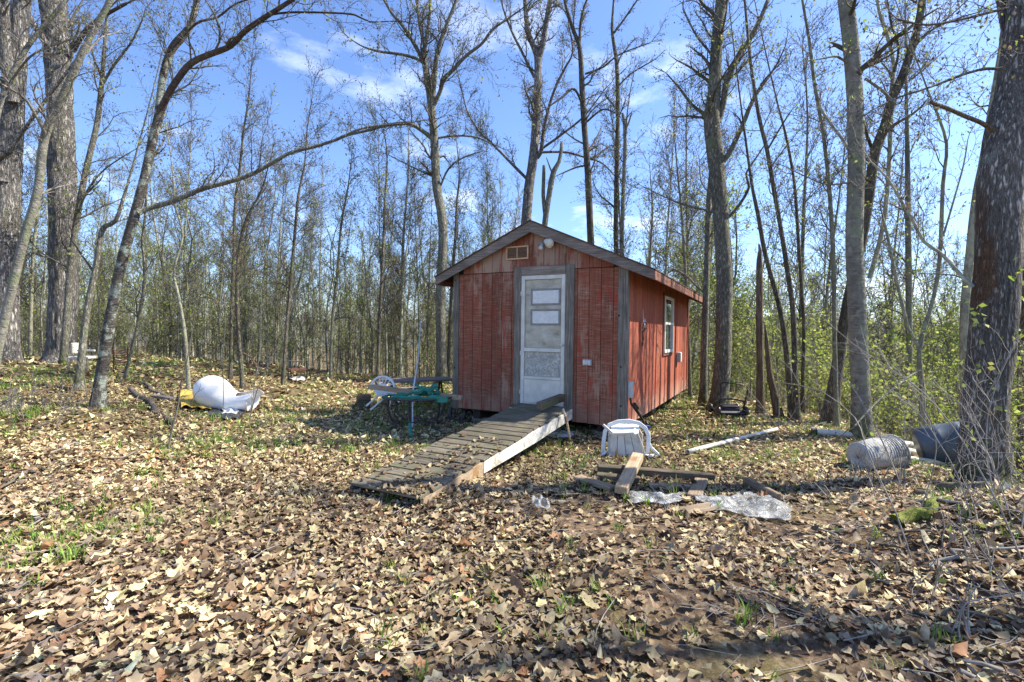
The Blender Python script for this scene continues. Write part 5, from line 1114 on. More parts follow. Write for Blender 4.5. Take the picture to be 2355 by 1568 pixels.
# -- white pipes
pl_ = lambda: None
def pipe(label, a, b, r, mat='pvc', group=None, lift=0.0, capmat=None, hollow=True):
    pa, pb = gd(*a), gd(*b); pa.z = tz(pa.x, pa.y)+r+0.02+lift; pb.z = tz(pb.x, pb.y)+r+0.02+lift; rt = empty('pipe', pa, 0, label, 'pipe', group)
    d = (pb-pa); n = 10
    me = tube_mesh([([tuple(d*(i/n)) for i in range(n+1)], [r]*(n+1))], 14, cap=False)
    o = link('tube', me, M[mat], rt); md = o.modifiers.new('t', 'SOLIDIFY'); md.thickness = 0.004
    if capmat: tube('end_cap', [-d.normalized()*0.02, d.normalized()*0.05], r*1.12, M[capmat], rt, 14)
    return rt
pipe('long flattened white pipe slanting over the leaves behind the timber pile', (1580, 1047), (1786, 993), 0.030)
pipe('white pipe with a dark capped end pointing left of the grey beech', (1869, 1002), (1962, 1012), 0.052, capmat='iron', group=None)
GP = 'pipes behind the wicker tub'
pipe('thin pale pipe lying along the top of the dark capped pipe', (1905, 998), (1956, 1004), 0.018, lift=0.03)
pipe('uppermost white pipe of the bundle behind the wicker tub', (2050, 1040), (2160, 1054), 0.04, group=GP, lift=0.10)
pipe('brownish white pipe in the middle of the bundle behind the wicker tub', (2056, 1048), (2205, 1074), 0.04, group=GP, lift=0.05)
pipe('lowest and nearest white pipe of the bundle behind the wicker tub', (2062, 1064), (2180, 1080), 0.035, group=GP, lift=0.02)
log('root_branch', 'pale bark stripped branch running from under the wicker tub to the trunk', 'branch', (2020, 1092), (2190, 1090), 0.03, M['plank_pale'], 0.018, sd=60)
# -- wicker tub
g0 = gd(2005, 1092); rt = empty('wicker_tub', g0, 0, 'grey woven tub lying on its side before the smooth grey beech', 'tub')
d_ = (g0-Vector((0, 0, CAMZ))).dot(F)+0.2
a_ = P(1972, 1052, d_)-g0; b_ = P(2048, 1040, d_+0.12)-g0; ax_ = (b_-a_).normalized(); ln_ = (b_-a_).length
prof = [(0.155, 0.0), (0.17, 0.02), (0.185, 0.12), (0.20, 0.25), (0.205, ln_+0.03)]
o = lathe('body', [(0.02, 0)]+prof, M['wicker'], rt, 40, cap=False); o.matrix_local = Matrix.Translation(a_) @ ax_.to_track_quat('Z', 'Y').to_matrix().to_4x4()
md = o.modifiers.new('t', 'SOLIDIFY'); md.thickness = 0.012
q = Matrix.Translation(a_) @ ax_.to_track_quat('Z', 'Y').to_matrix().to_4x4(); o.matrix_basis = q
for k in range(15):
    rad = 0.172+0.034*min(1, k/11)
    pts = [q @ Vector((rad*math.cos(t*math.pi/16), rad*math.sin(t*math.pi/16), 0.03+k*(ln_/15))) for t in range(33)]
    tube('weave_band', pts, 0.008, M['wicker'], rt, 5, False)
tube('rim', [q @ Vector((0.207*math.cos(t*math.pi/16), 0.207*math.sin(t*math.pi/16), ln_+0.03)) for t in range(33)], 0.014, M['wicker'], rt, 7, False)
# -- barrel behind the trunk
c_ = P(2180, 1020, 6.5); rt = empty('barrel', (c_.x, c_.y, c_.z-0.3), 0, 'blue grey plastic barrel half hidden behind the left of the stripped trunk', 'barrel')
o = lathe('body', [(0.20, -0.33), (0.255, -0.30), (0.265, -0.12), (0.275, -0.10), (0.265, -0.08), (0.265, 0.10), (0.275, 0.12), (0.265, 0.14), (0.25, 0.28), (0.21, 0.31)], M['barrel'], rt, 36); o.location = (0, 0, 0.3); o.rotation_euler = (R_(74), R_(0), R_(62))
o2 = lathe('lid_ring', [(0.215, 0.312), (0.222, 0.33), (0.205, 0.335)], M['iron'], rt, 36, cap=False); o2.location = o.location; o2.rotation_euler = o.rotation_euler
g0 = gd(2347, 1112); rt = empty('bucket', g0+Vector((0.05, 0.1, 0)), 0, 'pale plastic bucket cut by the right edge beside the stripped trunk', 'bucket')
lathe('body', [(0.10, 0.01), (0.13, 0.16), (0.135, 0.17)], M['old_plastic'], rt, 24).rotation_euler = (R_(60), 0, R_(30))
# -- overturned chair by the shed corner
g0 = gd(1440, 1052); d_ = (g0-Vector((0, 0, CAMZ))).dot(F)
rt = empty('plastic_chair', g0, R_(-10), 'dirty white plastic chair tipped over beside the ramp and the shed corner', 'chair')
k_ = d_/FPX
def cq(px, py, y=0.0): return ((px-1440)*k_, y, (1052-py)*k_)
def flatbar(name, pts, wd, th, mat, parent):
    V = []; n = len(pts)
    for i, p in enumerate(pts):
        p = Vector(p); t = (Vector(pts[min(i+1, n-1)])-Vector(pts[max(i-1, 0)])).normalized(); s = Vector((0, 1, 0)); u = t.cross(s).normalized()
        for (a, b) in ((-1, -1), (1, -1), (1, 1), (-1, 1)): V.append(p+s*wd*0.5*a+u*th*0.5*b)
    Fc = [(i*4+j, i*4+(j+1) % 4, (i+1)*4+(j+1) % 4, (i+1)*4+j) for i in range(n-1) for j in range(4)]+[(3, 2, 1, 0), tuple((n-1)*4+j for j in range(4))]
    me = bpy.data.meshes.new(name); me.from_pydata([tuple(v) for v in V], [], Fc); o = link(name, me, mat, parent)
    b = o.modifiers.new('b', 'BEVEL'); b.width = 0.005; b.segments = 2; return o
flatbar('back_frame', [cq(1387, 1050, 0.04), cq(1388, 1020, .05), cq(1391, 996, .08), cq(1400, 982, .10), cq(1420, 974, .12), cq(1445, 971, .12), cq(1468, 975, .12), cq(1482, 985, .10), cq(1490, 1002, .08), cq(1489, 1026, .05), cq(1487, 1046, .04)], 0.03, 0.052, M['plastic'], rt)
flatbar('back_frame', [cq(1400, 1030, 0.14), cq(1400, 1003, .16), cq(1410, 988, .18), cq(1440, 981, .18), cq(1466, 986, .18), cq(1476, 1002, .16), cq(1477, 1030, .14)], 0.02, 0.02, M['plastic'], rt)
for k in range(4):
    u0, u1 = k/4+0.012, (k+1)/4-0.012
    xt0, xt1 = 1405+(1462-1405)*u0, 1405+(1462-1405)*u1; xb0, xb1 = 1398+(1481-1398)*u0, 1398+(1481-1398)*u1
    V = [cq(xb0, 1050, -0.04), cq(xb1, 1049, -0.04), cq(xt1, 997, -0.01), cq(xt0, 998, -0.01)]
    bm = bmesh.new(); fr_ = [bm.verts.new(v) for v in V]; bk = [bm.verts.new((v[0], v[1]+0.012, v[2])) for v in V]
    bm.faces.new(fr_); bm.faces.new(list(reversed(bk)))
    for i in range(4): bm.faces.new((fr_[(i+1) % 4], fr_[i], bk[i], bk[(i+1) % 4]))
    bmesh.ops.recalc_face_normals(bm, faces=bm.faces[:]); bm_obj('slat', bm, M['old_plastic'], rt)
V = [cq(1396, 1050, -0.02), cq(1483, 1049, -0.02), cq(1466, 996, 0.01), cq(1402, 998, 0.01)]
bm = bmesh.new(); fr_ = [bm.verts.new(v) for v in V]; bm.faces.new(fr_); o = bm_obj('back_panel', bm, M['old_plastic'], rt); md = o.modifiers.new('t', 'SOLIDIFY'); md.thickness = 0.006
V = [cq(1402, 998, 0.0), cq(1466, 996, 0.0), cq(1470, 979, 0.18), cq(1406, 981, 0.18)]
bm = bmesh.new(); bm.faces.new([bm.verts.new(v) for v in V]); o = bm_obj('seat', bm, M['plastic'], rt); md = o.modifiers.new('t', 'SOLIDIFY'); md.thickness = 0.012
flatbar('armrest', [cq(1386, 978, -0.02), cq(1397, 987, -.03), cq(1410, 998, -.04)], 0.05, 0.03, M['old_plastic'], rt)
flatbar('armrest', [cq(1406, 998, -0.05), cq(1430, 996, -.06), cq(1456, 993, -.05), cq(1458, 984, .0)], 0.03, 0.035, M['old_plastic'], rt)
flatbar('leg', [cq(1487, 1010, 0.10), cq(1496, 1028, .06), cq(1512, 1042, .02)], 0.06, 0.03, M['plastic'], rt)
flatbar('leg', [cq(1478, 1045, -0.02), cq(1496, 1044, .0), cq(1510, 1040, .06)], 0.05, 0.03, M['plastic'], rt)
flatbar('leg', [cq(1394, 1040, 0.0), cq(1384, 1050, -.02), cq(1376, 1054, -.03)], 0.05, 0.03, M['plastic'], rt)
flatbar('leg', [cq(1464, 994, -0.01), cq(1472, 1015, -.03), cq(1482, 1046, -.05)], 0.03, 0.02, M['old_plastic'], rt)
g0 = gd(1486, 996); tag(lathe('blue_cup', [(0.035, 0), (0.045, 0.10), (0.047, 0.105)], M['blue'], None, 18), 'small blue plastic cup behind the tipped white chair', 'cup').location = g0+Vector((.03, .05, 0.01))
# -- lawn mower
g0 = gd(1686, 962)+Vector((0, 0, .05)); rt = empty('lawn_mower', g0, 0, 'old lawn mower with black folding handle in front of the thick maple', 'lawn mower')
d_ = (g0-Vector((0, 0, CAMZ))).dot(F); k_ = d_/FPX
def mq(px, py, y=0.0): return Vector(((px-1686)*k_, y, (962-py)*k_))
tube('handle', [mq(1654, 908, -.05), mq(1653, 890, -.05), mq(1657, 885, -.05), mq(1685, 887, -.05), mq(1708, 890, -.05), mq(1715, 896, -.05), mq(1715, 905, -.04), mq(1712, 930, 0), mq(1711, 962, .1)], 0.018, M['iron'], rt)
tube('lower_handle', [mq(1656, 962, .1), mq(1654, 935, .02), mq(1655, 925, 0), mq(1660, 922, 0), mq(1690, 924, 0), mq(1708, 928, 0), mq(1712, 936, 0)], 0.018, M['iron'], rt)
tube('cable', [mq(1714, 900, -.05), mq(1720, 915, -.05), mq(1714, 935, 0), mq(1706, 948, .1)], 0.005, M['iron'], rt, 6)
o = bm_obj('engine', box_bm(0.34, 0.30, 0.11, 0.03), M['mower'], rt); o.location = mq(1688, 948, .25)
for k in range(4):
    q = bm_obj('engine_rib', box_bm(0.345, 0.31, 0.008, 0.002), M['iron'], rt); q.location = mq(1688, 942+k*4, .25)
o = bm_obj('deck', box_bm(0.50, 0.46, 0.08, 0.03), M['mower'], rt); o.location = mq(1686, 957, .27)
for (x_, y_) in ((-0.27, 0.08), (0.27, 0.08), (-0.27, 0.46), (0.27, 0.46)):
    o = lathe('wheel', [(0.03, -0.03), (0.085, -0.028), (0.095, 0), (0.085, 0.028), (0.03, 0.03)], M['black'], rt, 18); o.rotation_euler = (0, R_(90), 0); o.location = (x_, y_, 0.085)
# -- patio table with folded green umbrella
g0 = gd(948, 1000); tc_ = Vector((g0.x-0.02, g0.y+0.45, 0)); tc_.z = tz(tc_.x, tc_.y)
rt = empty('patio_table', tc_, 0, 'black wire legged patio table left of the shed under the green umbrella', 'table')
dT = tc_.y; TH = CAMZ-(912-761)*dT/FPX-tc_.z
tube('table_rim', [(0.56*math.cos(t*math.pi/16), 0.42*math.sin(t*math.pi/16), TH) for t in range(33)], 0.014, M['iron'], rt, 8, False)
for k in range(5):
    tube('table_bar', [(-0.5+k*0.25, -0.42*math.sqrt(max(0, 1-((-0.5+k*.25)/.56)**2)), TH), (-0.5+k*0.25, 0.42*math.sqrt(max(0, 1-((-0.5+k*.25)/.56)**2)), TH)], 0.008, M['iron'], rt, 6)
for sx2 in (-1, 1):
    for sy2 in (-1, 1):
        tube('leg', [(sx2*0.40, sy2*0.26, TH), (sx2*0.41, sy2*0.26, TH*.7), (sx2*0.36, sy2*0.23, TH*.4), (sx2*0.26, sy2*0.18, TH*.28), (sx2*0.34, sy2*0.24, TH*.16), (sx2*0.46, sy2*0.30, 0.0)], 0.019, M['iron'], rt, 8)
tube('leg_ring', [(0.27*math.cos(t*math.pi/10), 0.19*math.sin(t*math.pi/10), TH*.28) for t in range(21)], 0.010, M['iron'], rt, 7, False)
um = empty('folded_umbrella', tc_+Vector((0, 0, TH)), 0, 'folded green garden umbrella thrown across the black wire legged table', 'umbrella')
kT = dT/FPX
def tq(px, py, y=0.0): return Vector(((px-1177)*kT-tc_.x, y, (912-py)*kT+0.02))
def cloth_roll(name, a, b, r0, r1, sd, parent, mat):
    rg = np.random.RandomState(sd); n = 26; pts = [tuple(a.lerp(b, i/n)+Vector((0, 0, 0.012*math.sin(i*.9+sd)))) for i in range(n+1)]
    rad = [r0+(r1-r0)*i/n for i in range(n+1)]; ph = rg.uniform(0, 6, 3)
    def f(Pn, ang):
        s = np.arange(len(Pn))[:, None]; return (1+0.24*np.sin(5*ang[None]+ph[0]+s*.10)+0.12*np.sin(9*ang[None]+ph[1]-s*.2))*(0.85+.15*np.sin(s*.5+ph[2]))
    me = tube_mesh([(pts, rad)], 30, furrow=f, cap=True); return link(name, me, mat, parent)
cloth_roll('canopy_roll', tq(884, 913, -.12), tq(1036, 914, -.30), 0.014, 0.058, 2, um, M['green'])
cloth_roll('canopy_roll', tq(918, 911, -.18), tq(1006, 891, .02), 0.016, 0.048, 5, um, M['green'])
cloth_roll('canopy_roll', tq(892, 911, .02), tq(1010, 904, .1), 0.014, 0.045, 8, um, M['green'])
cloth_roll('canopy_roll', tq(995, 905, -.05), tq(944, 885, .15), 0.04, 0.018, 9, um, M['green'])
p1 = gd(945, 1011); t0 = tc_+Vector((0, 0, TH))
q1 = p1-t0; tube('pole', [q1, q1.lerp(tq(947, 925, -.25), .42)], 0.026, M['green_p'], um, 12)
tube('pole', [q1.lerp(tq(947, 925, -.25), .42), tq(948, 918, -.25)], 0.018, M['iron'], um, 12)
tag(beam('plank', P(848, 889, dT+0.45), P(1062, 915, dT+0.10), 0.10, 0.075, M['plank_pale'], None, 0.006, 0.003), 'long pale sawn timber lying across the green umbrella toward the shed', 'timber')
bp_ = P(949, 905, dT+0.05); bz = tz(bp_.x, bp_.y)
o = empty('steel_pole', (bp_.x, bp_.y, bz), 0, 'upright pale steel pole standing behind the green umbrella', 'pole')
tube('lower_tube', [(0, 0, 0), Vector((bp_.x, bp_.y, bz))*0+(bp_-o.location), P(961, 825, dT+.15)-o.location], 0.013, M['steel'], o, 10)
tube('upper_tube', [P(961, 826, dT+.15)-o.location, P(967, 738, dT+.2)-o.location], 0.010, M['steel'], o, 10)
# -- picnic table behind
a = P(884, 874, 9.9); b = P(1030, 868, 10.5); cc_ = (a+b)/2; zt = cc_.z; gz = tz(cc_.x, cc_.y)
rt = empty('picnic_table', (cc_.x, cc_.y, gz), math.atan2(b.y-a.y, b.x-a.x), 'weathered picnic table with curved metal legs behind the green umbrella', 'table')
H_ = zt-gz
for k in range(5): box('plank', -0.72-0.02*(k % 2), 0.72, -0.34+k*0.14, -0.21+k*0.14, H_-0.035, H_, M['grey_x'], rt)
for k in (0, 1): box('plank', -0.72, 0.72, 0.52+k*0.14, 0.65+k*0.14, H_*0.58-0.03, H_*0.58, M['grey_x'], rt)
for sx2 in (-0.5, 0.5):
    for s in (-1, 1):
        tube('leg', [(sx2, s*0.05, H_-.04), (sx2, s*0.08, H_*.7), (sx2, s*.16, H_*.45), (sx2, s*.3, H_*.2), (sx2, s*.36, 0)], 0.022, M['iron'], rt, 8)
    tube('brace', [(sx2, 0, H_*.5), (sx2, .3, H_*.56), (sx2, .68, H_*.54)], 0.018, M['iron'], rt, 8)
# -- white fan back chair, overturned, on the left of the table
c_ = P(880, 905, 8.9); rt = empty('garden_chair', (c_.x, c_.y, tz(c_.x, c_.y)), 0, 'white fan backed garden chair lying overturned behind the long pale timber', 'chair')
z_ = rt.location.z; kk = 8.9/FPX
def fq(px, py, y=0.0): v = P(px, py, 8.9+y)-rt.location; return v
arcp = [fq(880+27*math.cos(t), 893-29*math.sin(t)*0.95, .02*math.cos(t)) for t in [math.pi*i/14 for i in range(15)]]
flatbar('back_frame', arcp, 0.05, 0.035, M['plastic'], rt)
for i in range(7):
    t = math.pi*(i+1)/8; flatbar('back_slat', [fq(880+8*math.cos(t), 893-8*math.sin(t)), fq(880+24*math.cos(t), 893-26*math.sin(t))], 0.012, 0.016, M['plastic'], rt)
flatbar('back_frame', [fq(880+9*math.cos(t), 893-9*math.sin(t)) for t in [math.pi*i/6 for i in range(7)]], 0.03, 0.02, M['plastic'], rt)
V = [fq(856, 893), fq(906, 893), fq(908, 908, -.35), fq(868, 912, -.35)]
bm = bmesh.new(); bm.faces.new([bm.verts.new(v) for v in V]); o = bm_obj('seat', bm, M['plastic'], rt); md = o.modifiers.new('t', 'SOLIDIFY'); md.thickness = 0.02
for (p, q_) in (((872, 908), (842, 933)), ((880, 918), (852, 942)), ((900, 912), (894, 936)), ((905, 905), (918, 925))): flatbar('leg', [fq(*p, -.1), fq(*q_, -.15)], 0.04, 0.03, M['plastic'], rt)
# crate, wood block
g0 = gd(832, 938); rt = empty('wooden_crate', g0+Vector((0, .12, 0)), R_(15), 'dark brown wooden crate left of the overturned garden chair', 'crate')
for k in range(3): box('slat', -.13, .13, -.13, -.115, 0.015+k*.085, .09+k*.085, M['plank_dark'], rt); box('slat', -.145, -.131, -.13, .13, 0.015+k*.085, .09+k*.085, M['plank_dark'], rt); box('slat', .131, .145, -.13, .13, 0.015+k*.085, .09+k*.085, M['plank_dark'], rt)
box('base', -.14, .14, -.11, .13, 0, .012, M['plank_dark'], rt); box('slat', -.13, .13, .115, .13, 0.015, .26, M['plank_dark'], rt)
g0 = gd(886, 934); rt = tag(bm_obj('wood_block', box_bm(.34, .2, .14, .01, .01), M['plank'], None), 'grey wood block under the overturned garden chair', 'block'); rt.location = g0+Vector((.05, .15, .08)); rt.rotation_euler = (0, 0, R_(-12))
# dark wheels by the shed corner
for (px, py, r, lb) in ((1052, 972, .17, 'dark rubber wheel leaning under the left corner of the shed'), (1078, 968, .11, 'small dark wheel under the front of the shed beside the ramp')):
    g0 = gd(px, py); rt = empty('old_wheel', g0, R_(20), lb, 'wheel')
    o = lathe('tyre', [(r*.62, -.03), (r*.9, -.035), (r, -.02), (r, .02), (r*.9, .035), (r*.62, .03), (r*.62, -.03)], M['black'], rt, 26, cap=False); o.rotation_euler = (R_(80), 0, 0); o.location = (0, 0.05, r*.95)
    o = lathe('hub', [(r*.12, -.03), (r*.12, .03)], M['iron'], rt, 12); o.rotation_euler = (R_(80), 0, 0); o.location = (0, 0.05, r*.95)
    for k in range(6):
        a_ = k*math.pi/3; tube('spoke', [(r*.1*math.cos(a_), .05, r*.95+r*.1*math.sin(a_)), (r*.64*math.cos(a_), .05, r*.95+r*.64*math.sin(a_))], .006, M['iron'], rt, 5)
log('stick', 'thin stick lying on the ramp planks near its top', 'stick', (1190, 985), (1196, 984), .004, M['twig_pale'])
# -- left background
def farq(d): return lambda px, py, y=0: P(px, py, d+y)
f = farq(11.2); g0 = f(196, 838); rt = empty('garden_chair', (g0.x, g0.y, tz(g0.x, g0.y)), 0, 'white garden chair standing behind the crooked tree by the big oak', 'chair'); L0 = rt.location.copy()
sz = f(196, 822)-L0; o = bm_obj('seat', box_bm(.46, .42, .06, .02), M['old_plastic'], rt); o.location = (sz.x, sz.y, sz.z)
o = bm_obj('backrest', box_bm(.07, .30, .24, .02), M['old_plastic'], rt); q = f(178, 800)-L0; o.location = q
o = bm_obj('armrest', box_bm(.40, .05, .04, .01), M['old_plastic'], rt); q = f(198, 806, -.2)-L0; o.location = q
for (dx, dy) in ((-.18, -.16), (.18, -.16), (-.18, .16), (.18, .16)): tube('leg', [(sz.x+dx, sz.y+dy, sz.z), (sz.x+dx*1.2, sz.y+dy*1.2, 0)], .02, M['old_plastic'], rt, 8)
f = farq(11.6); g0 = f(277, 850); rt = empty('rusty_chair', (g0.x, g0.y, tz(g0.x, g0.y)), 0, 'rusty brown slatted metal chair behind the foot of the cherry tree', 'chair'); L0 = rt.location.copy()
for k in range(7): tube('slat', [f(260, 804+k*5.5, k*.02)-L0, f(277, 807+k*5.5, k*.02)-L0, f(294, 802+k*5.5, k*.02)-L0], .013, M['rust'], rt, 6)
for (a_, b_) in (((260, 798), (262, 856)), ((294, 796), (292, 856)), ((266, 842), (268, 860)), ((288, 842), (290, 860))): tube('leg', [f(*a_)-L0, f(*b_)-L0], .014, M['rust'], rt, 6)
f = farq(14.0); g0 = f(683, 874); rt = empty('metal_bench', (g0.x, g0.y, tz(g0.x, g0.y)), 0, 'dark rusty metal seat frame on the crest behind the clearing', 'bench'); L0 = rt.location.copy()
for k in range(4): tube('seat_slat', [f(664, 846+k*2.2, -.3+k*.15)-L0, f(704, 847+k*2.2, -.3+k*.15)-L0], .014, M['rust'], rt, 6)
for px in (662, 705): tube('arm_frame', [f(px, 872)-L0, f(px+1, 850)-L0, f(px, 832)-L0, f(px+(-5 if px < 680 else 5), 829)-L0], .016, M['iron'], rt, 6); tube('leg', [f(px+5, 848)-L0, f(px+10, 874)-L0], .014, M['iron'], rt, 6)
tube('back_rail', [f(664, 830, .25)-L0, f(703, 831, .25)-L0], .014, M['iron'], rt, 6)
f = farq(13.4); g0 = f(570, 872); rt = empty('metal_hoops', (g0.x, g0.y, tz(g0.x, g0.y)), 0, 'rusty arched metal frame behind the white dome', 'frame'); L0 = rt.location.copy()
tube('arch', [f(548, 813)-L0, f(562, 812)-L0, f(578, 822)-L0, f(588, 838)-L0, f(591, 872)-L0], .013, M['rust'], rt, 6)
tube('arch', [f(553, 830)-L0, f(566, 838)-L0, f(575, 852)-L0, f(578, 874)-L0], .012, M['rust'], rt, 6)
tube('rail', [f(560, 842)-L0, f(612, 846)-L0], .011, M['rust'], rt, 6); tube('upright', [f(612, 838)-L0, f(613, 872)-L0], .011, M['rust'], rt, 6)
crumple('pale_scrap', 'small pale scrap on the crest below the rusty metal seat frame', 'scrap', [(668, 880), (700, 881), (698, 873), (670, 872)], M['old_plastic'], 0.12, 19, 0.03, 12, 8)
# ------------------------------------------------------------------ leaf litter, grass, twigs
rg = np.random.RandomState(11)
def sector(n, y0, y1, p=1.0):
    """points in the picture's wedge and a margin around it"""
    y = np.sqrt(rg.uniform(y0**2, y1**2, n)) if p == 1 else y0+(y1-y0)*rg.uniform(0, 1, n)**p
    x = rg.uniform(-1.28, 1.22, n)*y+rg.uniform(-.6, .6, n); return x, y
def blob_noise(x, y, f, seed):
    r_ = np.random.RandomState(seed); s = 0
    for k in range(9):
        a = r_.normal(0, f, 2); s = s+np.sin(a[0]*x+a[1]*y+r_.uniform(0, 6.28))
    return s/3.0
def leaf_shape(kind, n):
    t = np.arange(n)/n*2*np.pi
    if kind == 0:      # maple like, five pointed lobes
        r = np.where(np.arange(n) % 2 == 0, 1.0, 0.64); r = r*(0.72+0.28*np.cos(t)); r[n//2] = 0.25
    elif kind == 1:    # oak like, long with wavy edge
        r = 1/np.sqrt((np.cos(t)/1.0)**2+(np.sin(t)/0.5)**2); r = r*np.where(np.arange(n) % 2 == 0, 1.06, 0.80)
    else:              # plain oval, pointed
        r = 1/np.sqrt((np.cos(t)/1.0)**2+(np.sin(t)/0.55)**2)
    return r*np.cos(t), r*np.sin(t)
PAL = np.array([(0.38, 0.285, 0.185), (0.49, 0.385, 0.255), (0.29, 0.205, 0.135), (0.66, 0.56, 0.37), (0.20, 0.13, 0.085), (0.12, 0.083, 0.06), (0.35, 0.265, 0.20), (0.27, 0.215, 0.175), (0.38, 0.20, 0.11), (0.62, 0.55, 0.33)])
def leaf_arrays(x, y, size, n, tilt=0.21, z=None, lift=0.035):
    N_ = len(x); zz = terrain(x, y) if z is None else z
    zz = zz+rg.uniform(0.0, lift, N_)+0.004
    kind = rg.choice(3, N_, p=[0.34, 0.30, 0.36]); V = np.zeros((N_, n+1, 3))
    for k in range(3):
        m_ = kind == k; sx3, sy3 = leaf_shape(k, n); s = size[m_][:, None]
        px = s*sx3[None]*(1+rg.normal(0, .10 if k < 2 else .20, (m_.sum(), n))); py = s*sy3[None]*(1+rg.normal(0, .10, (m_.sum(), n)))
        c1 = rg.normal(0.10, 0.45, (m_.sum(), 1)); c2 = rg.normal(0.25, 0.45, (m_.sum(), 1)); c3 = rg.normal(0, .5, (m_.sum(), 1))
        q = (c1*px**2+c2*py**2+c3*px*py)/s+rg.normal(0, .09, (m_.sum(), n))*s
        V[m_, 1:, 0] = px; V[m_, 1:, 1] = py; V[m_, 1:, 2] = q; V[m_, 0, 2] = -rg.uniform(0, .12, m_.sum())*size[m_]
    a = rg.uniform(0, 2*np.pi, N_); tx = rg.normal(0, tilt, N_); steep = rg.rand(N_) < .05; tx[steep] = rg.uniform(-1.25, 1.25, steep.sum())
    b_ = rg.uniform(0, 2*np.pi, N_)
    ca, sa = np.cos(a)[:, None], np.sin(a)[:, None]; X_ = V[:, :, 0]*ca-V[:, :, 1]*sa; Y_ = V[:, :, 0]*sa+V[:, :, 1]*ca; Z_ = V[:, :, 2]
    ct, st_ = np.cos(tx)[:, None], np.sin(tx)[:, None]; Y2 = Y_*ct-Z_*st_; Z2 = Y_*st_+Z_*ct
    cb, sb = np.cos(b_)[:, None], np.sin(b_)[:, None]; X3 = X_*cb-Y2*sb; Y3 = X_*sb+Y2*cb
    low = np.minimum(Z2.min(1), 0); up_ = np.abs(np.sin(tx))*size*0.55
    W_ = np.stack([X3+x[:, None], Y3+y[:, None], Z2+(zz+up_)[:, None]], -1)
    col = PAL[rg.choice(len(PAL), N_, p=[.16, .17, .12, .13, .10, .08, .07, .06, .03, .08])]
    gy = sst(4.2, 7.5, y); nb = blob_noise(x, y, 1.3, 4)  # gy lightens and yellows farther leaves: sunlit mid-ground put into their colour
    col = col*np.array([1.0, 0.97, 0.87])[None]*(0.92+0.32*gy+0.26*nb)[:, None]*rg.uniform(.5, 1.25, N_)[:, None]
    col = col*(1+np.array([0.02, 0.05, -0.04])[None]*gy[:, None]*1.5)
    return W_, np.clip(col, 0.01, 0.85), zz
def leaf_mesh(W_, col, n):
    N_ = len(W_); base = (np.arange(N_)*(n+1))[:, None]; i = np.arange(n)
    tri = np.stack([base+0*i, base+1+i, base+1+(i+1) % n], -1).reshape(-1, 3)
    v = 1+rg.normal(0, .06, (N_, n+1)); c = np.repeat(col[:, None, :], n+1, 1)*v[:, :, None]; c[:, 0] *= 0.86
    return np_mesh('leaves', W_.reshape(-1, 3), tri, np.full(len(tri), 3), False, c.reshape(-1, 3))
SHEETS = [((1440, 1166), (1570, 1168), (1568, 1146), (1450, 1140)), ((1665, 1190), (1825, 1208), (1800, 1150), (1586, 1150)), ((425, 945), (500, 946), (485, 912), (412, 906)), ((1228, 1196), (1262, 1194), (1256, 1168), (1222, 1166))]
SHEETS = [[G(*q) for q in s_] for s_ in SHEETS]
def keep(x, y):
    lx = (x-LX)*cx+(y-LY)*sx_; ly = -(x-LX)*sx_+(y-LY)*cx
    shed_in = (lx > .25) & (lx < W-.25) & (ly > .5) & (ly < DP)
    ok = ~shed_in
    for c4 in SHEETS:
        ins = np.ones(len(x), bool)
        for i in range(4):
            p, q = c4[i], c4[(i+1) % 4]; ins &= ((q.x-p.x)*(y-p.y)-(q.y-p.y)*(x-p.x)) > 0
        ok &= ~(ins & (rg.rand(len(x)) < .80))
    return ok
x, y = sector(46000, 1.3, 6.2); m_ = keep(x, y); x, y = x[m_], y[m_]
bare = (blob_noise(x, y, 1.9, 9)+rg.normal(0, .25, len(x)) > 0.15) & (x > -.3) & (x < 3.4) & (y < 4.7) & (y > 2.3) & (rg.rand(len(x)) < .78); x, y = x[~bare], y[~bare]
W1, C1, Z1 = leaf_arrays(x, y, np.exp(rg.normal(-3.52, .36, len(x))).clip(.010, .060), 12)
# the largest ones in view become leaves of their own
C0 = np.array([0, 0, CAMZ]); dv_ = W1[:, 0]-C0; dep = dv_ @ np.array(F); uu = (dv_ @ np.array(RV))/dep*FPX; vv_ = (dv_ @ np.array(UV))/dep*FPX
ext_ = np.linalg.norm(W1[:, 1:]-W1[:, :1], axis=2).max(1)/dep; vis = (np.abs(uu) < 1150) & (np.abs(vv_) < 770) & (Z1-terrain(x, y) > .028)
idx = np.argsort(-np.where(vis, ext_, 0))[:300]
sel = np.zeros(len(x), bool); sel[idx] = True
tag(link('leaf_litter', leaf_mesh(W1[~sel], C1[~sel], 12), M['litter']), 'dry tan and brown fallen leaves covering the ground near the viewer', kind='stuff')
for i in idx:
    c = W1[i, 0].copy(); me = leaf_mesh((W1[i:i+1]-c), C1[i:i+1], 12); me.name = 'leaf'; o = link('leaf', me, M['litter'], ground); o.location = c
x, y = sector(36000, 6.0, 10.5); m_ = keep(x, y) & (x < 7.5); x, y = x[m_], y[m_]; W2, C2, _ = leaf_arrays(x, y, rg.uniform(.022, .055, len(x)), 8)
o = link('leaf_litter', leaf_mesh(W2, C2, 8), M['litter']); tag(o, 'dry fallen leaves covering the ground around the shed', kind='stuff')
x, y = sector(26000, 10.2, 21); m_ = keep(x, y) & (x < 9); x, y = x[m_], y[m_]; W3, C3, _ = leaf_arrays(x, y, rg.uniform(.05, .10, len(x)), 6)
tag(link('leaf_litter', leaf_mesh(W3, C3, 6), M['litter']), 'dry fallen leaves out to the crest behind the shed', kind='stuff')
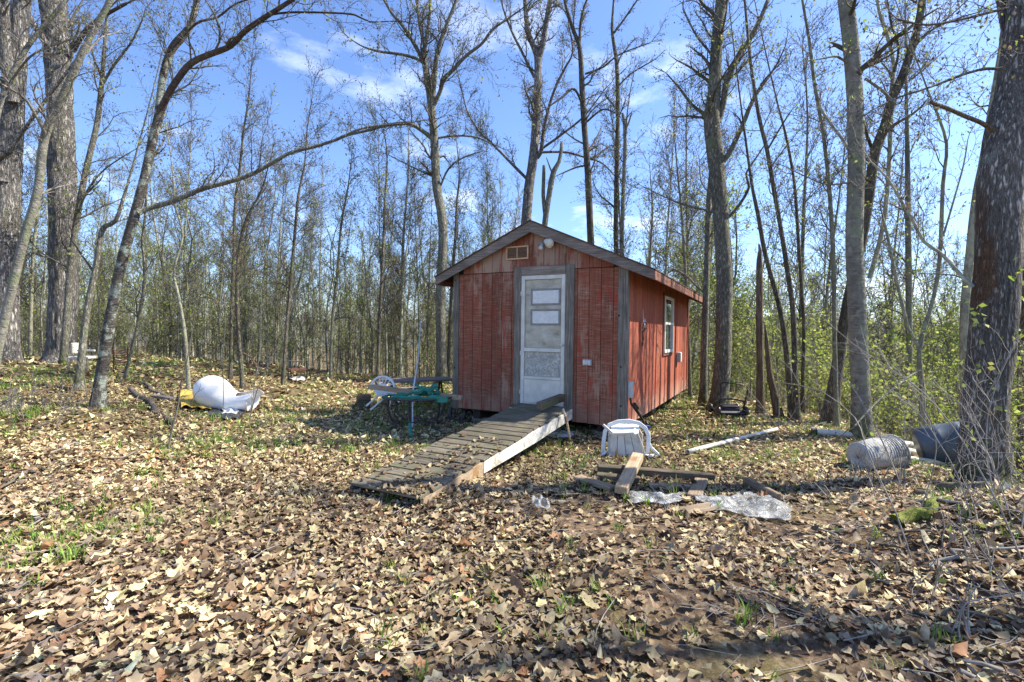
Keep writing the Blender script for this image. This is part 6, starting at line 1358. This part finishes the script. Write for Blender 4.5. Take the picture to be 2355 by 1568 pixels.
# leaves and straw drifted on the low end of the ramp
n = 330; s_ = rg.uniform(0, 1, n)**2.2*ln*.5; c_ = rg.uniform(0, RW_*.98, n)*np.where(rg.rand(n) < .6, .55, 1); pr_ = np.array(RBR)[None]+np.array(ax)[None]*s_[:, None]+np.array(ACR)[None]*c_[:, None]
W4, C4, _ = leaf_arrays(pr_[:, 0], pr_[:, 1], rg.uniform(.012, .045, n), 9, .3, pr_[:, 2], .012)
tag(link('ramp_litter', leaf_mesh(W4, C4*.7, 9), M['litter']), 'brown leaf bits drifted over the low end of the ramp', kind='stuff')
# twig bits
polys = []; 
for _ in range(2600):
    yy = math.sqrt(random.Random(_).uniform(1.5**2, 11**2)); q = random.Random(_+9000); xx = (q.uniform(-1.15, 1.1) if _ % 3 else q.uniform(.45, 1.1))*yy
    if xx > 7 or not keep(np.array([xx]), np.array([yy]))[0]: continue
    a = q.uniform(0, 6.28); L_ = q.uniform(.06, .45); zz = tz(xx, yy)+.035; pts = []
    for k in range(4):
        pts.append((xx, yy, max(zz, tz(xx, yy)+.03))); a += q.gauss(0, .3); xx += math.cos(a)*L_/3; yy += math.sin(a)*L_/3; zz += q.gauss(.004, .015)
    r = q.uniform(.0015, .0045); polys.append((pts, [r, r, r*.8, r*.5]))
tag(link('twig_litter', tube_mesh(polys, 3), M['twig_pale']), 'small dry twigs strewn among the fallen leaves', kind='stuff')
# grass
def grass(n, y0, y1, thr, blades, h0, h1, seed, label, wd=.004, msk=None):
    x, y = sector(n, y0, y1); m_ = (blob_noise(x, y, 1.5, seed)+rg.normal(0, .6, n) > thr) & keep(x, y) & (x < 6.2)
    if msk is not None: m_ &= msk(x, y)
    x, y = x[m_], y[m_]; N_ = len(x)*blades; X_ = np.repeat(x, blades)+rg.normal(0, .022, N_); Y_ = np.repeat(y, blades)+rg.normal(0, .022, N_); Z_ = terrain(X_, Y_)
    hh = np.repeat(rg.uniform(h0, h1, len(x)), blades)*rg.uniform(.5, 1.2, N_); a = rg.uniform(0, 6.28, N_); ln_ = hh*rg.uniform(.2, 1.0, N_); dx, dy = np.cos(a), np.sin(a); w_ = wd*rg.uniform(.6, 1.3, N_)
    b0 = np.stack([X_, Y_, Z_], -1); sd_ = np.stack([-dy*w_, dx*w_, 0*w_], -1)
    mid = b0+np.stack([dx*ln_*.35, dy*ln_*.35, hh*.65], -1); tip = b0+np.stack([dx*ln_, dy*ln_, hh], -1)
    V = np.stack([b0-sd_, b0+sd_, mid+sd_*.8, mid-sd_*.8, tip], 1).reshape(-1, 3); k = (np.arange(N_)*5)[:, None]
    lp = np.concatenate([k+np.array([[0, 1, 2, 3]]), k+np.array([[3, 2, 4]])], 1).ravel(); sz_ = np.tile([4, 3], N_)
    pal = np.array([(.15, .27, .04), (.24, .36, .06), (.12, .22, .04), (.28, .34, .07), (.40, .38, .16)]); c = pal[rg.choice(5, len(x), p=[.3, .3, .15, .17, .08])]; c = np.repeat(c, blades, 0)*rg.uniform(.7, 1.3, N_)[:, None]
    tag(link('grass', np_mesh('grass', V, lp, sz_, False, np.repeat(c, 5, 0)), M['grass']), label, kind='stuff')
def mleft(x, y): return rg.rand(len(x)) < (0.15+0.85*((x < .6) & (y > 2.9)))
grass(9000, 2.2, 7.0, .55, 11, .055, .125, 3, 'bright green grass shoots coming up through the fallen leaves', msk=mleft)
grass(17000, 6, 17, .2, 6, .06, .12, 7, 'thin yellow green grass among the leaves of the clearing', .006)
grass(2500, 6.5, 11.5, -.5, 8, .05, .09, 8, 'mossy low grass on the ground right of the shed', .006, lambda x, y: (x > 2.4))
